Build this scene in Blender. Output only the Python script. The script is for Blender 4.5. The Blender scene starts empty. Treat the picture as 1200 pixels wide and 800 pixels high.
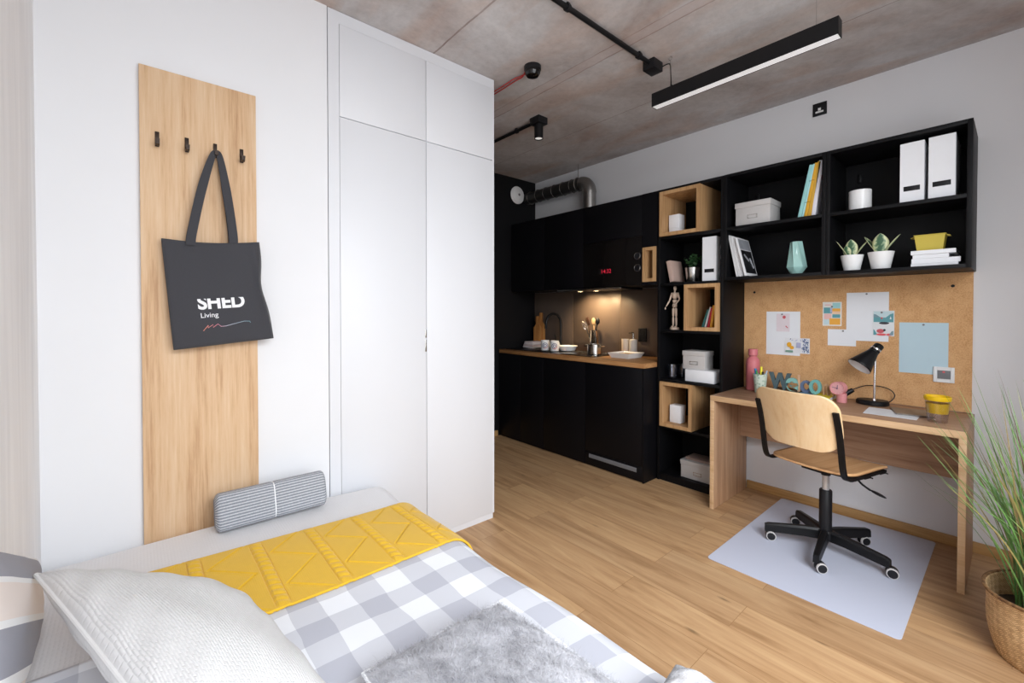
import bpy, bmesh, math, random
from mathutils import Vector, Matrix
random.seed(7)
S = bpy.context.scene
COL = S.collection
R = math.radians

# ---------------------------------------------------------------- materials
def _nt(name):
    m = bpy.data.materials.new(name); m.use_nodes = True
    nt = m.node_tree
    return m, nt, nt.nodes['Principled BSDF']
def _n(nt, t, **kw):
    n = nt.nodes.new(t)
    for k, v in kw.items():
        if k in n.inputs: n.inputs[k].default_value = v
        else: setattr(n, k, v)
    return n
def C4(c): return (c[0], c[1], c[2], 1.0)
def hexc(r, g, b):
    f = lambda v: (v/255/12.92) if v/255 <= .04045 else ((v/255+.055)/1.055)**2.4
    return (f(r), f(g), f(b))
def plain(name, col, rough=.5, metal=0., spec=.5, noise=.04, nscale=30., bump=0., bscale=200., trans=0., emit=None, estr=0., sheen=0., coat=0.):
    m, nt, p = _nt(name)
    p.inputs['Base Color'].default_value = C4(col)
    p.inputs['Roughness'].default_value = rough
    p.inputs['Metallic'].default_value = metal
    p.inputs['Specular IOR Level'].default_value = spec
    p.inputs['Transmission Weight'].default_value = trans
    p.inputs['Sheen Weight'].default_value = sheen
    p.inputs['Coat Weight'].default_value = coat
    tc = _n(nt, 'ShaderNodeTexCoord')
    if noise > 0:
        nz = _n(nt, 'ShaderNodeTexNoise', Scale=nscale, Detail=3.)
        nt.links.new(tc.outputs['Object'], nz.inputs['Vector'])
        mx = _n(nt, 'ShaderNodeMix', data_type='RGBA')
        mx.inputs[6].default_value = C4([max(0, c*(1-noise)) for c in col])
        mx.inputs[7].default_value = C4([min(1, c*(1+noise)) for c in col])
        nt.links.new(nz.outputs['Fac'], mx.inputs[0])
        nt.links.new(mx.outputs[2], p.inputs['Base Color'])
    if bump > 0:
        nb = _n(nt, 'ShaderNodeTexNoise', Scale=bscale, Detail=4.)
        nt.links.new(tc.outputs['Object'], nb.inputs['Vector'])
        bp = _n(nt, 'ShaderNodeBump', Strength=bump, Distance=.002)
        nt.links.new(nb.outputs['Fac'], bp.inputs['Height'])
        nt.links.new(bp.outputs['Normal'], p.inputs['Normal'])
    if emit:
        p.inputs['Emission Color'].default_value = C4(emit)
        p.inputs['Emission Strength'].default_value = estr
    return m
def ramp(nt, stops):
    r = nt.nodes.new('ShaderNodeValToRGB')
    el = r.color_ramp.elements
    el[0].position, el[0].color = stops[0][0], C4(stops[0][1])
    el[1].position, el[1].color = stops[-1][0], C4(stops[-1][1])
    for pos, c in stops[1:-1]:
        e = el.new(pos); e.color = C4(c)
    return r
def wood(name, dark, mid, light, axis='Y', rough=.5, k=1.0, spec=.35):
    m, nt, p = _nt(name)
    p.inputs['Roughness'].default_value = rough
    p.inputs['Specular IOR Level'].default_value = spec
    tc = _n(nt, 'ShaderNodeTexCoord'); mp = _n(nt, 'ShaderNodeMapping')
    sc = {'X': (.75, 17, 17), 'Y': (17, .75, 17), 'Z': (17, 17, .75)}[axis]
    mp.inputs['Scale'].default_value = [v*k for v in sc]
    nt.links.new(tc.outputs['Object'], mp.inputs['Vector'])
    n1 = _n(nt, 'ShaderNodeTexNoise', Scale=1.4, Detail=7., Roughness=.6, Distortion=.45)
    n2 = _n(nt, 'ShaderNodeTexNoise', Scale=7., Detail=4., Roughness=.7)
    nt.links.new(mp.outputs[0], n1.inputs['Vector']); nt.links.new(mp.outputs[0], n2.inputs['Vector'])
    ad = _n(nt, 'ShaderNodeMix', data_type='FLOAT'); ad.inputs[0].default_value = .38
    nt.links.new(n1.outputs['Fac'], ad.inputs[2]); nt.links.new(n2.outputs['Fac'], ad.inputs[3])
    r = ramp(nt, [(.33, dark), (.48, mid), (.66, light)])
    nt.links.new(ad.outputs[0], r.inputs[0]); nt.links.new(r.outputs[0], p.inputs['Base Color'])
    bp = _n(nt, 'ShaderNodeBump', Strength=.08, Distance=.002)
    nt.links.new(n2.outputs['Fac'], bp.inputs['Height']); nt.links.new(bp.outputs['Normal'], p.inputs['Normal'])
    return m
def math_n(nt, op, a=None, b=None):
    n = nt.nodes.new('ShaderNodeMath'); n.operation = op
    for i, v in enumerate((a, b)):
        if v is None: continue
        if isinstance(v, (int, float)): n.inputs[i].default_value = v
        else: nt.links.new(v, n.inputs[i])
    return n.outputs[0]

# ---------------------------------------------------------------- mesh builder
class B:
    def __init__(s):
        s.bm = bmesh.new(); s.uv = s.bm.loops.layers.uv.new('UVMap')
    def _tf(s, vs, M):
        if M is not None: bmesh.ops.transform(s.bm, matrix=M, verts=vs)
    def box(s, x0, x1, y0, y1, z0, z1, bev=0., M=None):
        r = bmesh.ops.create_cube(s.bm, size=1.)
        vs = r['verts']
        for v in vs:
            v.co = Vector(((x0+x1)/2+v.co.x*(x1-x0), (y0+y1)/2+v.co.y*(y1-y0), (z0+z1)/2+v.co.z*(z1-z0)))
        if bev > 0:
            es = list({e for v in vs for e in v.link_edges})
            q = bmesh.ops.bevel(s.bm, geom=es, offset=bev, segments=2, affect='EDGES', profile=.5)
            vs = list({v for f in q['faces'] for v in f.verts} | {v for v in vs if v.is_valid})
        s._tf(vs, M); return s
    def ring(s, c, ax, r, seg, ref=None):
        ax = Vector(ax).normalized()
        u = Vector(ref) if ref is not None else (Vector((0, 0, 1)) if abs(ax.z) < .9 else Vector((1, 0, 0)))
        u = (u-ax*u.dot(ax)).normalized(); w = ax.cross(u)
        return [s.bm.verts.new(Vector(c)+u*(r*math.cos(2*math.pi*i/seg))+w*(r*math.sin(2*math.pi*i/seg))) for i in range(seg)]
    def _skin(s, rings, closed=True):
        for a, b in zip(rings, rings[1:]):
            n = len(a)
            for i in range(n if closed else n-1):
                j = (i+1) % n
                try: s.bm.faces.new((a[i], a[j], b[j], b[i]))
                except ValueError: pass
    def cyl(s, p0, p1, r0, r1=None, seg=24, caps=True):
        r1 = r0 if r1 is None else r1
        d = Vector(p1)-Vector(p0)
        a = s.ring(p0, d, r0, seg); b = s.ring(p1, d, r1, seg)
        s._skin([a, b])
        if caps:
            s.bm.faces.new(a[::-1]); s.bm.faces.new(b)
        return s
    def tube(s, pts, r, seg=10, caps=True):
        pts = [Vector(p) for p in pts]; rings = []; ref = None
        for i, p in enumerate(pts):
            d = (pts[min(i+1, len(pts)-1)]-pts[max(i-1, 0)])
            if ref is None: ref = Vector((0, 0, 1)) if abs(d.normalized().z) < .9 else Vector((1, 0, 0))
            dn = d.normalized(); ref = (ref-dn*ref.dot(dn)).normalized()
            rr = r[i] if isinstance(r, (list, tuple)) else r
            rings.append(s.ring(p, d, rr, seg, ref))
        s._skin(rings)
        if caps:
            s.bm.faces.new(rings[0][::-1]); s.bm.faces.new(rings[-1])
        return s
    def bar(s, pts, w, t, side=(0, 1, 0)):
        """flat bar of width w (along side) and thickness t swept along pts"""
        pts = [Vector(p) for p in pts]; sd = Vector(side).normalized(); rings = []
        for i, p in enumerate(pts):
            d = (pts[min(i+1, len(pts)-1)]-pts[max(i-1, 0)]).normalized()
            n = d.cross(sd).normalized()
            rings.append([s.bm.verts.new(p+sd*(a*w/2)+n*(b*t/2)) for a, b in ((-1, -1), (1, -1), (1, 1), (-1, 1))])
        s._skin(rings); s.bm.faces.new(rings[0][::-1]); s.bm.faces.new(rings[-1])
        return s
    def lathe(s, prof, c=(0, 0, 0), seg=32, M=None):
        rings = []; vs0 = set(s.bm.verts)
        for r, z in prof:
            if r < 1e-6: rings.append([s.bm.verts.new((c[0], c[1], c[2]+z))])
            else: rings.append([s.bm.verts.new((c[0]+r*math.cos(2*math.pi*i/seg), c[1]+r*math.sin(2*math.pi*i/seg), c[2]+z)) for i in range(seg)])
        for a, b in zip(rings, rings[1:]):
            for i in range(seg):
                j = (i+1) % seg
                if len(a) == 1 and len(b) == 1: continue
                if len(a) == 1: s.bm.faces.new((a[0], b[j], b[i]))
                elif len(b) == 1: s.bm.faces.new((a[i], a[j], b[0]))
                else: s.bm.faces.new((a[i], a[j], b[j], b[i]))
        s._tf([v for v in s.bm.verts if v not in vs0], M)
        return s
    def sph(s, c, r, seg=16, M=None):
        rr = r if isinstance(r, (tuple, list)) else (r, r, r)
        q = bmesh.ops.create_uvsphere(s.bm, u_segments=seg, v_segments=max(6, seg//2), radius=1.)
        for v in q['verts']:
            v.co = Vector((v.co.x*rr[0], v.co.y*rr[1], v.co.z*rr[2]))
        if M is not None: s._tf(q['verts'], M)
        for v in q['verts']: v.co += Vector(c)
        return s
    def prism(s, pts, z0, z1, M=None):
        a = [s.bm.verts.new((x, y, z0)) for x, y in pts]; b = [s.bm.verts.new((x, y, z1)) for x, y in pts]
        s._skin([a, b]); s.bm.faces.new(a[::-1]); s.bm.faces.new(b)
        s._tf(a+b, M); return s
    def grid(s, fn, nu, nv, uvfn=None):
        V = [[s.bm.verts.new(fn(i/nu, j/nv)) for j in range(nv+1)] for i in range(nu+1)]
        for i in range(nu):
            for j in range(nv):
                f = s.bm.faces.new((V[i][j], V[i+1][j], V[i+1][j+1], V[i][j+1]))
                if uvfn:
                    for l, (a, b) in zip(f.loops, ((i, j), (i+1, j), (i+1, j+1), (i, j+1))):
                        l[s.uv].uv = uvfn(a/nu, b/nv)
        return s
    def add_mesh(s, me, M=None):
        n0 = set(s.bm.verts); s.bm.from_mesh(me)
        s._tf([v for v in s.bm.verts if v not in n0], M); return s
    def xf(s, M): bmesh.ops.transform(s.bm, matrix=M, verts=s.bm.verts); return s

def T(x, y, z): return Matrix.Translation((x, y, z))
def RZ(a): return Matrix.Rotation(R(a), 4, 'Z')
def RX(a): return Matrix.Rotation(R(a), 4, 'X')
def RY(a): return Matrix.Rotation(R(a), 4, 'Y')

def origin(o):
    v = Vector((0, 0, 0))
    while o is not None: v += o.location; o = o.parent
    return v
def obj(name, b, mat, parent=None, world=False, ang=35, solid=0., sub=0, recalc=True, label=None, offset=-1.):
    """link the builder's mesh as one object. world=True: built in world coordinates (unrotated parents)"""
    if recalc: bmesh.ops.recalc_face_normals(b.bm, faces=b.bm.faces)
    if world and parent is not None:
        o0 = origin(parent); bmesh.ops.translate(b.bm, vec=-o0, verts=b.bm.verts)
    me = bpy.data.meshes.new(name); b.bm.to_mesh(me); b.bm.free()
    for p in me.polygons: p.use_smooth = True
    me.set_sharp_from_angle(angle=R(ang))
    me.materials.append(mat)
    o = bpy.data.objects.new(name, me); COL.objects.link(o)
    if parent is not None: o.parent = parent
    if solid:
        md = o.modifiers.new('thickness', 'SOLIDIFY'); md.thickness = solid; md.offset = offset
    if sub:
        md = o.modifiers.new('smooth', 'SUBSURF'); md.levels = sub; md.render_levels = sub
    if label: o['label'] = label
    return o
def tag(o, label, cat, group=None, kind=None):
    o['label'] = label; o['category'] = cat
    if group: o['group'] = group
    if kind: o['kind'] = kind
    return o
def thing(name, loc, label, cat, group=None, rz=0):
    o = bpy.data.objects.new(name, None); COL.objects.link(o)
    o.location = loc; o.rotation_euler = (0, 0, R(rz)); o.empty_display_size = .1
    return tag(o, label, cat, group)
def solo(name, b, mat, loc, label, cat, group=None, **kw):
    """a thing that is one mesh, built in world coordinates, origin put at loc"""
    bmesh.ops.translate(b.bm, vec=-Vector(loc), verts=b.bm.verts)
    o = obj(name, b, mat, **kw); o.location = loc
    return tag(o, label, cat, group)
def struct(name, b, mat, **kw):
    o = obj(name, b, mat, **kw); o['kind'] = 'structure'; return o
def text_mesh(body, size, extrude, bold=0., align='CENTER'):
    cu = bpy.data.curves.new('lettering', 'FONT'); cu.body = body; cu.size = size
    cu.extrude = extrude; cu.offset = bold; cu.align_x = align
    o = bpy.data.objects.new('lettering', cu); COL.objects.link(o)
    bpy.context.view_layer.update()
    me = bpy.data.meshes.new_from_object(o.evaluated_get(bpy.context.evaluated_depsgraph_get()))
    bpy.data.objects.remove(o); bpy.data.curves.remove(cu)
    return me
def bez(p0, p1, p2, p3, n=12):
    p0, p1, p2, p3 = map(Vector, (p0, p1, p2, p3)); out = []
    for i in range(n+1):
        t = i/n; out.append(p0*(1-t)**3+p1*3*t*(1-t)**2+p2*3*t*t*(1-t)+p3*t**3)
    return out
def spline(pts, n=8):
    pts = [Vector(p) for p in pts]; out = []
    for i in range(len(pts)-1):
        a = pts[max(i-1, 0)]; b = pts[i]; c = pts[i+1]; d = pts[min(i+2, len(pts)-1)]
        for k in range(n):
            t = k/n
            out.append(.5*((2*b)+(c-a)*t+(2*a-5*b+4*c-d)*t*t+(3*b-a-3*c+d)*t**3))
    out.append(pts[-1]); return out

# ---------------------------------------------------------------- palette
M = {}
M['grey_wall'] = plain('pale_grey_wall_paint', (.74, .735, .75), .8, noise=.02, nscale=3, bump=.03, bscale=120, spec=.2)
M['white_wall'] = plain('white_wall_paint', (.75, .755, .775), .8, noise=.02, nscale=3, bump=.03, bscale=120, spec=.2)
M['grey_plaster'] = None
M['white_lacquer'] = plain('white_lacquer', (.69, .70, .73), .42, noise=.0, spec=.35)
M['black'] = plain('black_laminate', (.004, .004, .0055), .42, noise=.15, nscale=60, spec=.2)
M['black_wall'] = plain('black_wall_panel', (.005, .005, .006), .5, noise=.1, spec=.25)
M['black_shelf'] = plain('black_melamine', (.0045, .0045, .0055), .5, noise=.12, nscale=60, spec=.18)
M['black_gloss'] = plain('black_glass', (.006, .005, .005), .12, noise=0, spec=.5)
M['black_metal'] = plain('black_painted_metal', (.006, .006, .007), .42, noise=.1, spec=.28)
M['black_plastic'] = plain('black_plastic', (.008, .008, .010), .45, noise=.1, spec=.3)
M['dark_gap'] = plain('dark_joint', (.02, .02, .02), .8, noise=0)
M['grey_plastic'] = plain('grey_plastic', (.18, .18, .19), .5)
M['steel'] = plain('brushed_steel', (.62, .60, .57), .22, metal=1., noise=.05, nscale=80)
M['chrome'] = plain('chrome', (.8, .8, .82), .1, metal=1., noise=0)
M['galv'] = plain('galvanised_duct', (.36, .35, .34), .38, metal=1., noise=.12, nscale=40)
M['duct_black'] = plain('black_duct_sleeve', (.02, .019, .018), .4, noise=.2, spec=.5)
M['white_plastic'] = plain('white_plastic', (.8, .8, .8), .4, noise=0)
M['white_card'] = plain('white_card', (.82, .83, .86), .6, noise=.015)
M['paper'] = plain('white_paper', (.80, .82, .86), .7, noise=.015)
M['grey_card'] = plain('light_grey_card', (.52, .50, .49), .7, noise=.03)
M['white_ceramic'] = plain('white_ceramic', (.84, .84, .84), .3, noise=0)
M['blue_paper'] = plain('pale_blue_paper', (.50, .66, .74), .7, noise=.02)
M['yellow_plastic'] = plain('yellow_plastic', (.80, .52, .01), .4, noise=.03)
M['yellow_tin'] = plain('mustard_yellow_tin', (.56, .44, .06), .45, noise=.04)
M['pink'] = plain('pink_enamel', (.72, .30, .32), .45, noise=.03)
M['rose'] = plain('rose_red_coating', (.60, .17, .19), .5, noise=.04)
M['soil'] = plain('dark_soil', (.04, .025, .015), .9, noise=.4, nscale=90, bump=.4)
M['red_wire'] = plain('red_cable', (.45, .03, .03), .5)
M['dark_bronze'] = plain('dark_bronze', (.035, .022, .016), .4, metal=.6, noise=.2)

M['wood_board'] = wood('oak_wall_board', hexc(176, 134, 96), hexc(208, 173, 136), hexc(220, 192, 160), 'Z', .55)
M['wood_desk'] = wood('desk_oak_shaded', hexc(136, 101, 78), hexc(164, 128, 101), hexc(182, 148, 120), 'Y', .45)  # same oak as the uprights, darkened to paint shade on desktop and modesty panel
M['wood_desk_v'] = wood('desk_oak_upright', hexc(150, 112, 86), hexc(178, 140, 108), hexc(196, 161, 128), 'Z', .5)
M['wood_edge_lit'] = wood('desk_oak_lit_edge', hexc(190, 152, 112), hexc(208, 172, 132), hexc(220, 188, 150), 'Y', .5)  # same desk oak, lightened to paint window light on the front edges
M['wood_box'] = wood('oak_box', hexc(150, 110, 70), hexc(184, 144, 100), hexc(204, 166, 122), 'Z', .5)
M['wood_top'] = wood('worktop_oak', hexc(120, 78, 44), hexc(165, 118, 74), hexc(196, 152, 104), 'Y', .4)
M['plywood'] = wood('birch_plywood', hexc(218, 180, 134), hexc(230, 198, 154), hexc(236, 210, 172), 'Z', .35, .6)
M['plywood_seat'] = wood('plywood_seat_top', hexc(176, 128, 84), hexc(202, 156, 110), hexc(216, 175, 130), 'X', .35, .6)
M['baseboard'] = wood('oak_baseboard', hexc(150, 112, 66), hexc(178, 138, 88), hexc(196, 158, 108), 'Y', .5)
M['mannequin_wood'] = plain('pale_beech', (.62, .48, .38), .5, noise=.08, nscale=60)
M['chopping_wood'] = wood('chopping_board_wood', hexc(120, 76, 38), hexc(160, 108, 58), hexc(190, 138, 80), 'Z', .5)
# ================================================================ THE ROOM
XL, XR = -.245, 3.434          # left wall, shelf wall
YB, YF = 3.57, -.62            # kitchen end wall, window wall
YH, ZC = 2.15, 2.745           # wall with the coat board, ceiling height

def floor_mat():
    m, nt, p = _nt('oak_plank_floor')
    tc = _n(nt, 'ShaderNodeTexCoord'); sp = _n(nt, 'ShaderNodeSeparateXYZ'); cb = _n(nt, 'ShaderNodeCombineXYZ')
    nt.links.new(tc.outputs['Object'], sp.inputs[0])
    nt.links.new(sp.outputs['Y'], cb.inputs['X']); nt.links.new(sp.outputs['X'], cb.inputs['Y'])
    br = _n(nt, 'ShaderNodeTexBrick', offset=.37, offset_frequency=2)
    br.inputs['Scale'].default_value = 1.; br.inputs['Brick Width'].default_value = 1.22; br.inputs['Row Height'].default_value = .185
    br.inputs['Mortar Size'].default_value = .0012; br.inputs['Mortar Smooth'].default_value = .3; br.inputs['Bias'].default_value = 0
    br.inputs['Color1'].default_value = (0, 0, 0, 1); br.inputs['Color2'].default_value = (1, 1, 1, 1); br.inputs['Mortar'].default_value = (.5, .5, .5, 1)
    nt.links.new(cb.outputs[0], br.inputs['Vector'])
    off = _n(nt, 'ShaderNodeVectorMath', operation='MULTIPLY_ADD')
    nt.links.new(br.outputs['Color'], off.inputs[0]); off.inputs[1].default_value = (7., 3., 5.); nt.links.new(tc.outputs['Object'], off.inputs[2])
    mp = _n(nt, 'ShaderNodeMapping'); mp.inputs['Scale'].default_value = (11, .9, 1)
    nt.links.new(off.outputs[0], mp.inputs['Vector'])
    n1 = _n(nt, 'ShaderNodeTexNoise', Scale=1.6, Detail=8., Roughness=.62, Distortion=1.0); nt.links.new(mp.outputs[0], n1.inputs['Vector'])
    r = ramp(nt, [(.28, hexc(148, 112, 77)), (.47, hexc(180, 143, 105)), (.68, hexc(199, 164, 124))])
    nt.links.new(n1.outputs['Fac'], r.inputs[0])
    # a few dark knots
    mk = _n(nt, 'ShaderNodeMapping'); mk.inputs['Scale'].default_value = (9, 2.6, 1); nt.links.new(off.outputs[0], mk.inputs['Vector'])
    kn = _n(nt, 'ShaderNodeTexVoronoi', Scale=.9); nt.links.new(mk.outputs[0], kn.inputs['Vector'])
    kr = ramp(nt, [(.02, (.30, .30, .30)), (.09, (1, 1, 1))]); nt.links.new(kn.outputs['Distance'], kr.inputs[0])
    tint = ramp(nt, [(0, (.90, .90, .91)), (1, (1.04, 1.03, 1.0))]); nt.links.new(br.outputs['Color'], tint.inputs[0])
    a = _n(nt, 'ShaderNodeMix', data_type='RGBA', blend_type='MULTIPLY'); a.inputs[0].default_value = 1
    nt.links.new(r.outputs[0], a.inputs[6]); nt.links.new(tint.outputs[0], a.inputs[7])
    b = _n(nt, 'ShaderNodeMix', data_type='RGBA', blend_type='MULTIPLY'); b.inputs[0].default_value = .7
    nt.links.new(a.outputs[2], b.inputs[6]); nt.links.new(kr.outputs[0], b.inputs[7])
    c = _n(nt, 'ShaderNodeMix', data_type='RGBA', blend_type='MIX'); nt.links.new(br.outputs['Fac'], c.inputs[0])
    nt.links.new(b.outputs[2], c.inputs[6]); c.inputs[7].default_value = C4(hexc(142, 106, 70))
    nt.links.new(c.outputs[2], p.inputs['Base Color'])
    p.inputs['Roughness'].default_value = .42; p.inputs['Specular IOR Level'].default_value = .35
    bp = _n(nt, 'ShaderNodeBump', Strength=.1, Distance=.002); nt.links.new(n1.outputs['Fac'], bp.inputs['Height']); nt.links.new(bp.outputs['Normal'], p.inputs['Normal'])
    return m

def concrete_mat():
    m, nt, p = _nt('board_cast_concrete')
    tc = _n(nt, 'ShaderNodeTexCoord'); o = tc.outputs['Object']
    n1 = _n(nt, 'ShaderNodeTexNoise', Scale=1.5, Detail=7., Roughness=.6, Distortion=.5); nt.links.new(o, n1.inputs['Vector'])
    r1 = ramp(nt, [(.3, hexc(166, 156, 152)), (.5, hexc(192, 188, 187)), (.7, hexc(212, 210, 210))]); nt.links.new(n1.outputs['Fac'], r1.inputs[0])
    mp = _n(nt, 'ShaderNodeMapping'); mp.inputs['Scale'].default_value = (2.2, .7, 1); nt.links.new(o, mp.inputs['Vector'])
    n2 = _n(nt, 'ShaderNodeTexNoise', Scale=1.7, Detail=5., Distortion=.7); nt.links.new(mp.outputs[0], n2.inputs['Vector'])
    r2 = ramp(nt, [(.48, (1, 1, 1)), (.66, (.93, .77, .68))]); nt.links.new(n2.outputs['Fac'], r2.inputs[0])
    a = _n(nt, 'ShaderNodeMix', data_type='RGBA', blend_type='MULTIPLY'); a.inputs[0].default_value = .8
    nt.links.new(r1.outputs[0], a.inputs[6]); nt.links.new(r2.outputs[0], a.inputs[7])
    n3 = _n(nt, 'ShaderNodeTexNoise', Scale=26., Detail=6., Roughness=.7); nt.links.new(o, n3.inputs['Vector'])
    r3 = ramp(nt, [(.25, (.86, .86, .86)), (.6, (1.03, 1.03, 1.03))]); nt.links.new(n3.outputs['Fac'], r3.inputs[0])
    b = _n(nt, 'ShaderNodeMix', data_type='RGBA', blend_type='MULTIPLY'); b.inputs[0].default_value = 1
    nt.links.new(a.outputs[2], b.inputs[6]); nt.links.new(r3.outputs[0], b.inputs[7])
    # formwork seams along Y
    sp = _n(nt, 'ShaderNodeSeparateXYZ'); nt.links.new(o, sp.inputs[0])
    wv = _n(nt, 'ShaderNodeTexNoise', Scale=6., Detail=3.); nt.links.new(o, wv.inputs['Vector'])
    x = math_n(nt, 'ADD', sp.outputs['X'], math_n(nt, 'MULTIPLY', math_n(nt, 'SUBTRACT', wv.outputs['Fac'], .5), .018))
    seam = None
    for xs, w in ((2.05, .004), (1.98, .003), (1.28, .005), (.62, .004), (2.70, .003)):
        d = math_n(nt, 'LESS_THAN', math_n(nt, 'ABSOLUTE', math_n(nt, 'SUBTRACT', x, xs)), w)
        seam = d if seam is None else math_n(nt, 'MAXIMUM', seam, d)
    n4 = _n(nt, 'ShaderNodeTexNoise', Scale=9., Detail=2.); nt.links.new(o, n4.inputs['Vector'])
    seam = math_n(nt, 'MULTIPLY', seam, math_n(nt, 'MULTIPLY', n4.outputs['Fac'], 1.0))
    c = _n(nt, 'ShaderNodeMix', data_type='RGBA'); nt.links.new(seam, c.inputs[0]); nt.links.new(b.outputs[2], c.inputs[6]); c.inputs[7].default_value = C4(hexc(112, 84, 76))
    band = math_n(nt, 'MULTIPLY', math_n(nt, 'LESS_THAN', math_n(nt, 'ABSOLUTE', math_n(nt, 'SUBTRACT', x, 2.015)), .036), .35)
    e = _n(nt, 'ShaderNodeMix', data_type='RGBA'); nt.links.new(band, e.inputs[0]); nt.links.new(c.outputs[2], e.inputs[6]); e.inputs[7].default_value = C4(hexc(190, 168, 160))
    nt.links.new(e.outputs[2], p.inputs['Base Color'])
    p.inputs['Roughness'].default_value = .85; p.inputs['Specular IOR Level'].default_value = .2
    bp = _n(nt, 'ShaderNodeBump', Strength=.25, Distance=.004); nt.links.new(n3.outputs['Fac'], bp.inputs['Height']); nt.links.new(bp.outputs['Normal'], p.inputs['Normal'])
    return m

def plaster_mat():
    m, nt, p = _nt('brushed_grey_plaster')
    tc = _n(nt, 'ShaderNodeTexCoord'); mp = _n(nt, 'ShaderNodeMapping'); mp.inputs['Scale'].default_value = (9, 9, .8)
    nt.links.new(tc.outputs['Object'], mp.inputs['Vector'])
    n1 = _n(nt, 'ShaderNodeTexNoise', Scale=2., Detail=5., Distortion=.4); nt.links.new(mp.outputs[0], n1.inputs['Vector'])
    r = ramp(nt, [(.3, hexc(230, 229, 230)), (.7, hexc(244, 243, 243))]); nt.links.new(n1.outputs['Fac'], r.inputs[0])
    nt.links.new(r.outputs[0], p.inputs['Base Color']); p.inputs['Roughness'].default_value = .8; p.inputs['Specular IOR Level'].default_value = .2
    return m

WX0, WX1, WZ0, WZ1 = -.20, 2.02, .50, 2.62      # window opening
struct('floor', B().box(XL-.1, XR+.1, YF-.2, YB+.1, -.06, 0), floor_mat())
struct('ceiling', B().box(XL-.1, XR+.1, YF-.2, YB+.1, ZC, ZC+.08), concrete_mat())
struct('wall_left', B().box(XL-.1, XL, YF-.2, YH+.1, 0, ZC), plaster_mat())
struct('wall_right', B().box(XR, XR+.1, YF-.2, YB+.1, 0, ZC), M['grey_wall'])
struct('wall_back', B().box(1.72, XR, YB, YB+.1, 0, ZC), M['black_wall'])
struct('wall_inner', B().box(XL-.1, .702, YH, YH+.14, 0, ZC).box(.702, 1.72, 2.78, YB+.1, 0, ZC), M['white_wall'])
struct('wall_front', B().box(XL, WX0, YF-.2, YF, 0, ZC).box(WX1, XR, YF-.2, YF, 0, ZC).box(WX0, WX1, YF-.2, YF, 0, WZ0).box(WX0, WX1, YF-.2, YF, WZ1, ZC), M['white_wall'])
wf = B()
for x in (WX0+.025, (WX0+WX1)/2, WX1-.025): wf.box(x-.025, x+.025, YF-.14, YF-.08, WZ0+.001, WZ1-.001)
for z in (WZ0+.026, WZ1-.026): wf.box(WX0+.001, WX1-.001, YF-.139, YF-.081, z-.025, z+.025)
struct('window_1', wf, M['black_metal'])
struct('baseboard_right', B().box(XR-.014, XR-.0005, YF, 1.30, .0005, .058, .002), M['baseboard'])
struct('baseboard_back', B().box(1.73, 2.88, YB-.014, YB-.0005, .0005, .058, .002), M['baseboard'])

# ---------------------------------------------------------------- camera (level tripod shot, lens shifted a little)
cd = bpy.data.cameras.new('camera'); cam = bpy.data.objects.new('camera', cd); COL.objects.link(cam)
F, TH, HY, PI_ = 512.447, .8579, 372.339, -.0138
cd.sensor_width = 36.; cd.lens = F*36./1200.
cd.shift_y = -(400-HY)/1200.
cd.clip_start = .02
cam.location = (0, 0, 1.3)
fw = Vector((math.cos(TH)*math.cos(PI_), math.sin(TH)*math.cos(PI_), math.sin(PI_)))
cam.rotation_euler = fw.to_track_quat('-Z', 'Y').to_euler()
S.camera = cam

# ---------------------------------------------------------------- daylight
w = bpy.data.worlds.new('sky'); S.world = w; w.use_nodes = True
bg = w.node_tree.nodes['Background']
sky = w.node_tree.nodes.new('ShaderNodeTexSky'); sky.sky_type = 'NISHITA'; sky.sun_disc = False; sky.sun_elevation = R(38); sky.sun_rotation = R(200)
w.node_tree.links.new(sky.outputs[0], bg.inputs[0]); bg.inputs[1].default_value = .05
def area(name, loc, size, power, col, rot):
    d = bpy.data.lights.new(name, 'AREA'); d.shape = 'RECTANGLE'; d.size, d.size_y = size; d.energy = power; d.color = col
    o = bpy.data.objects.new(name, d); COL.objects.link(o); o.location = loc; o.rotation_euler = rot; return o
area('window_daylight', ((WX0+WX1)/2, YF-.19, (WZ0+WZ1)/2), (WX1-WX0, WZ1-WZ0), 56., (.94, .965, 1.), (R(90), 0, 0))
def aim(o, t): o.rotation_euler = (Vector(t)-o.location).to_track_quat('-Z', 'Y').to_euler()
aim(area('sky_daylight', (-.1, -2.3, 3.2), (4.4, 2.4), 375., (.915, .96, 1.), (0, 0, 0)), (1.1, 1.0, .5))
S.view_settings.view_transform = 'Standard'; S.view_settings.look = 'None'
S.view_settings.gamma = 1.; S.view_settings.exposure = .05; S.view_settings.use_curve_mapping = False
S.cycles.max_bounces = 8; S.cycles.diffuse_bounces = 5; S.cycles.glossy_bounces = 3; S.cycles.transmission_bounces = 6
S.cycles.caustics_reflective = False; S.cycles.caustics_refractive = False
S.cycles.sample_clamp_indirect = 6.
S.cycles.use_denoising = True
# ================================================================ COAT BOARD, BAG, WARDROBE
cb = thing('coat_rack_board', (.21, YH-.001, 0), 'tall oak wall board with four small dark hooks beside the white wardrobe', 'coat rack')
obj('backboard', B().box(.021, .400, YH-.021, YH-.001, .002, 2.217, .0015), M['wood_board'], cb, world=True)
for hx in (.072, .162, .254, .346):
    b = B().box(hx-.0065, hx+.0065, YH-.0255, YH-.0215, 1.922, 1.978, .001)
    b.bar([(hx, YH-.026, 1.952), (hx, YH-.028, 1.938), (hx, YH-.034, 1.926), (hx, YH-.050, 1.921), (hx, YH-.064, 1.924), (hx, YH-.069, 1.940)], .012, .005, side=(1, 0, 0))
    obj('hook', b, M['dark_bronze'], cb, world=True)

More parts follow.
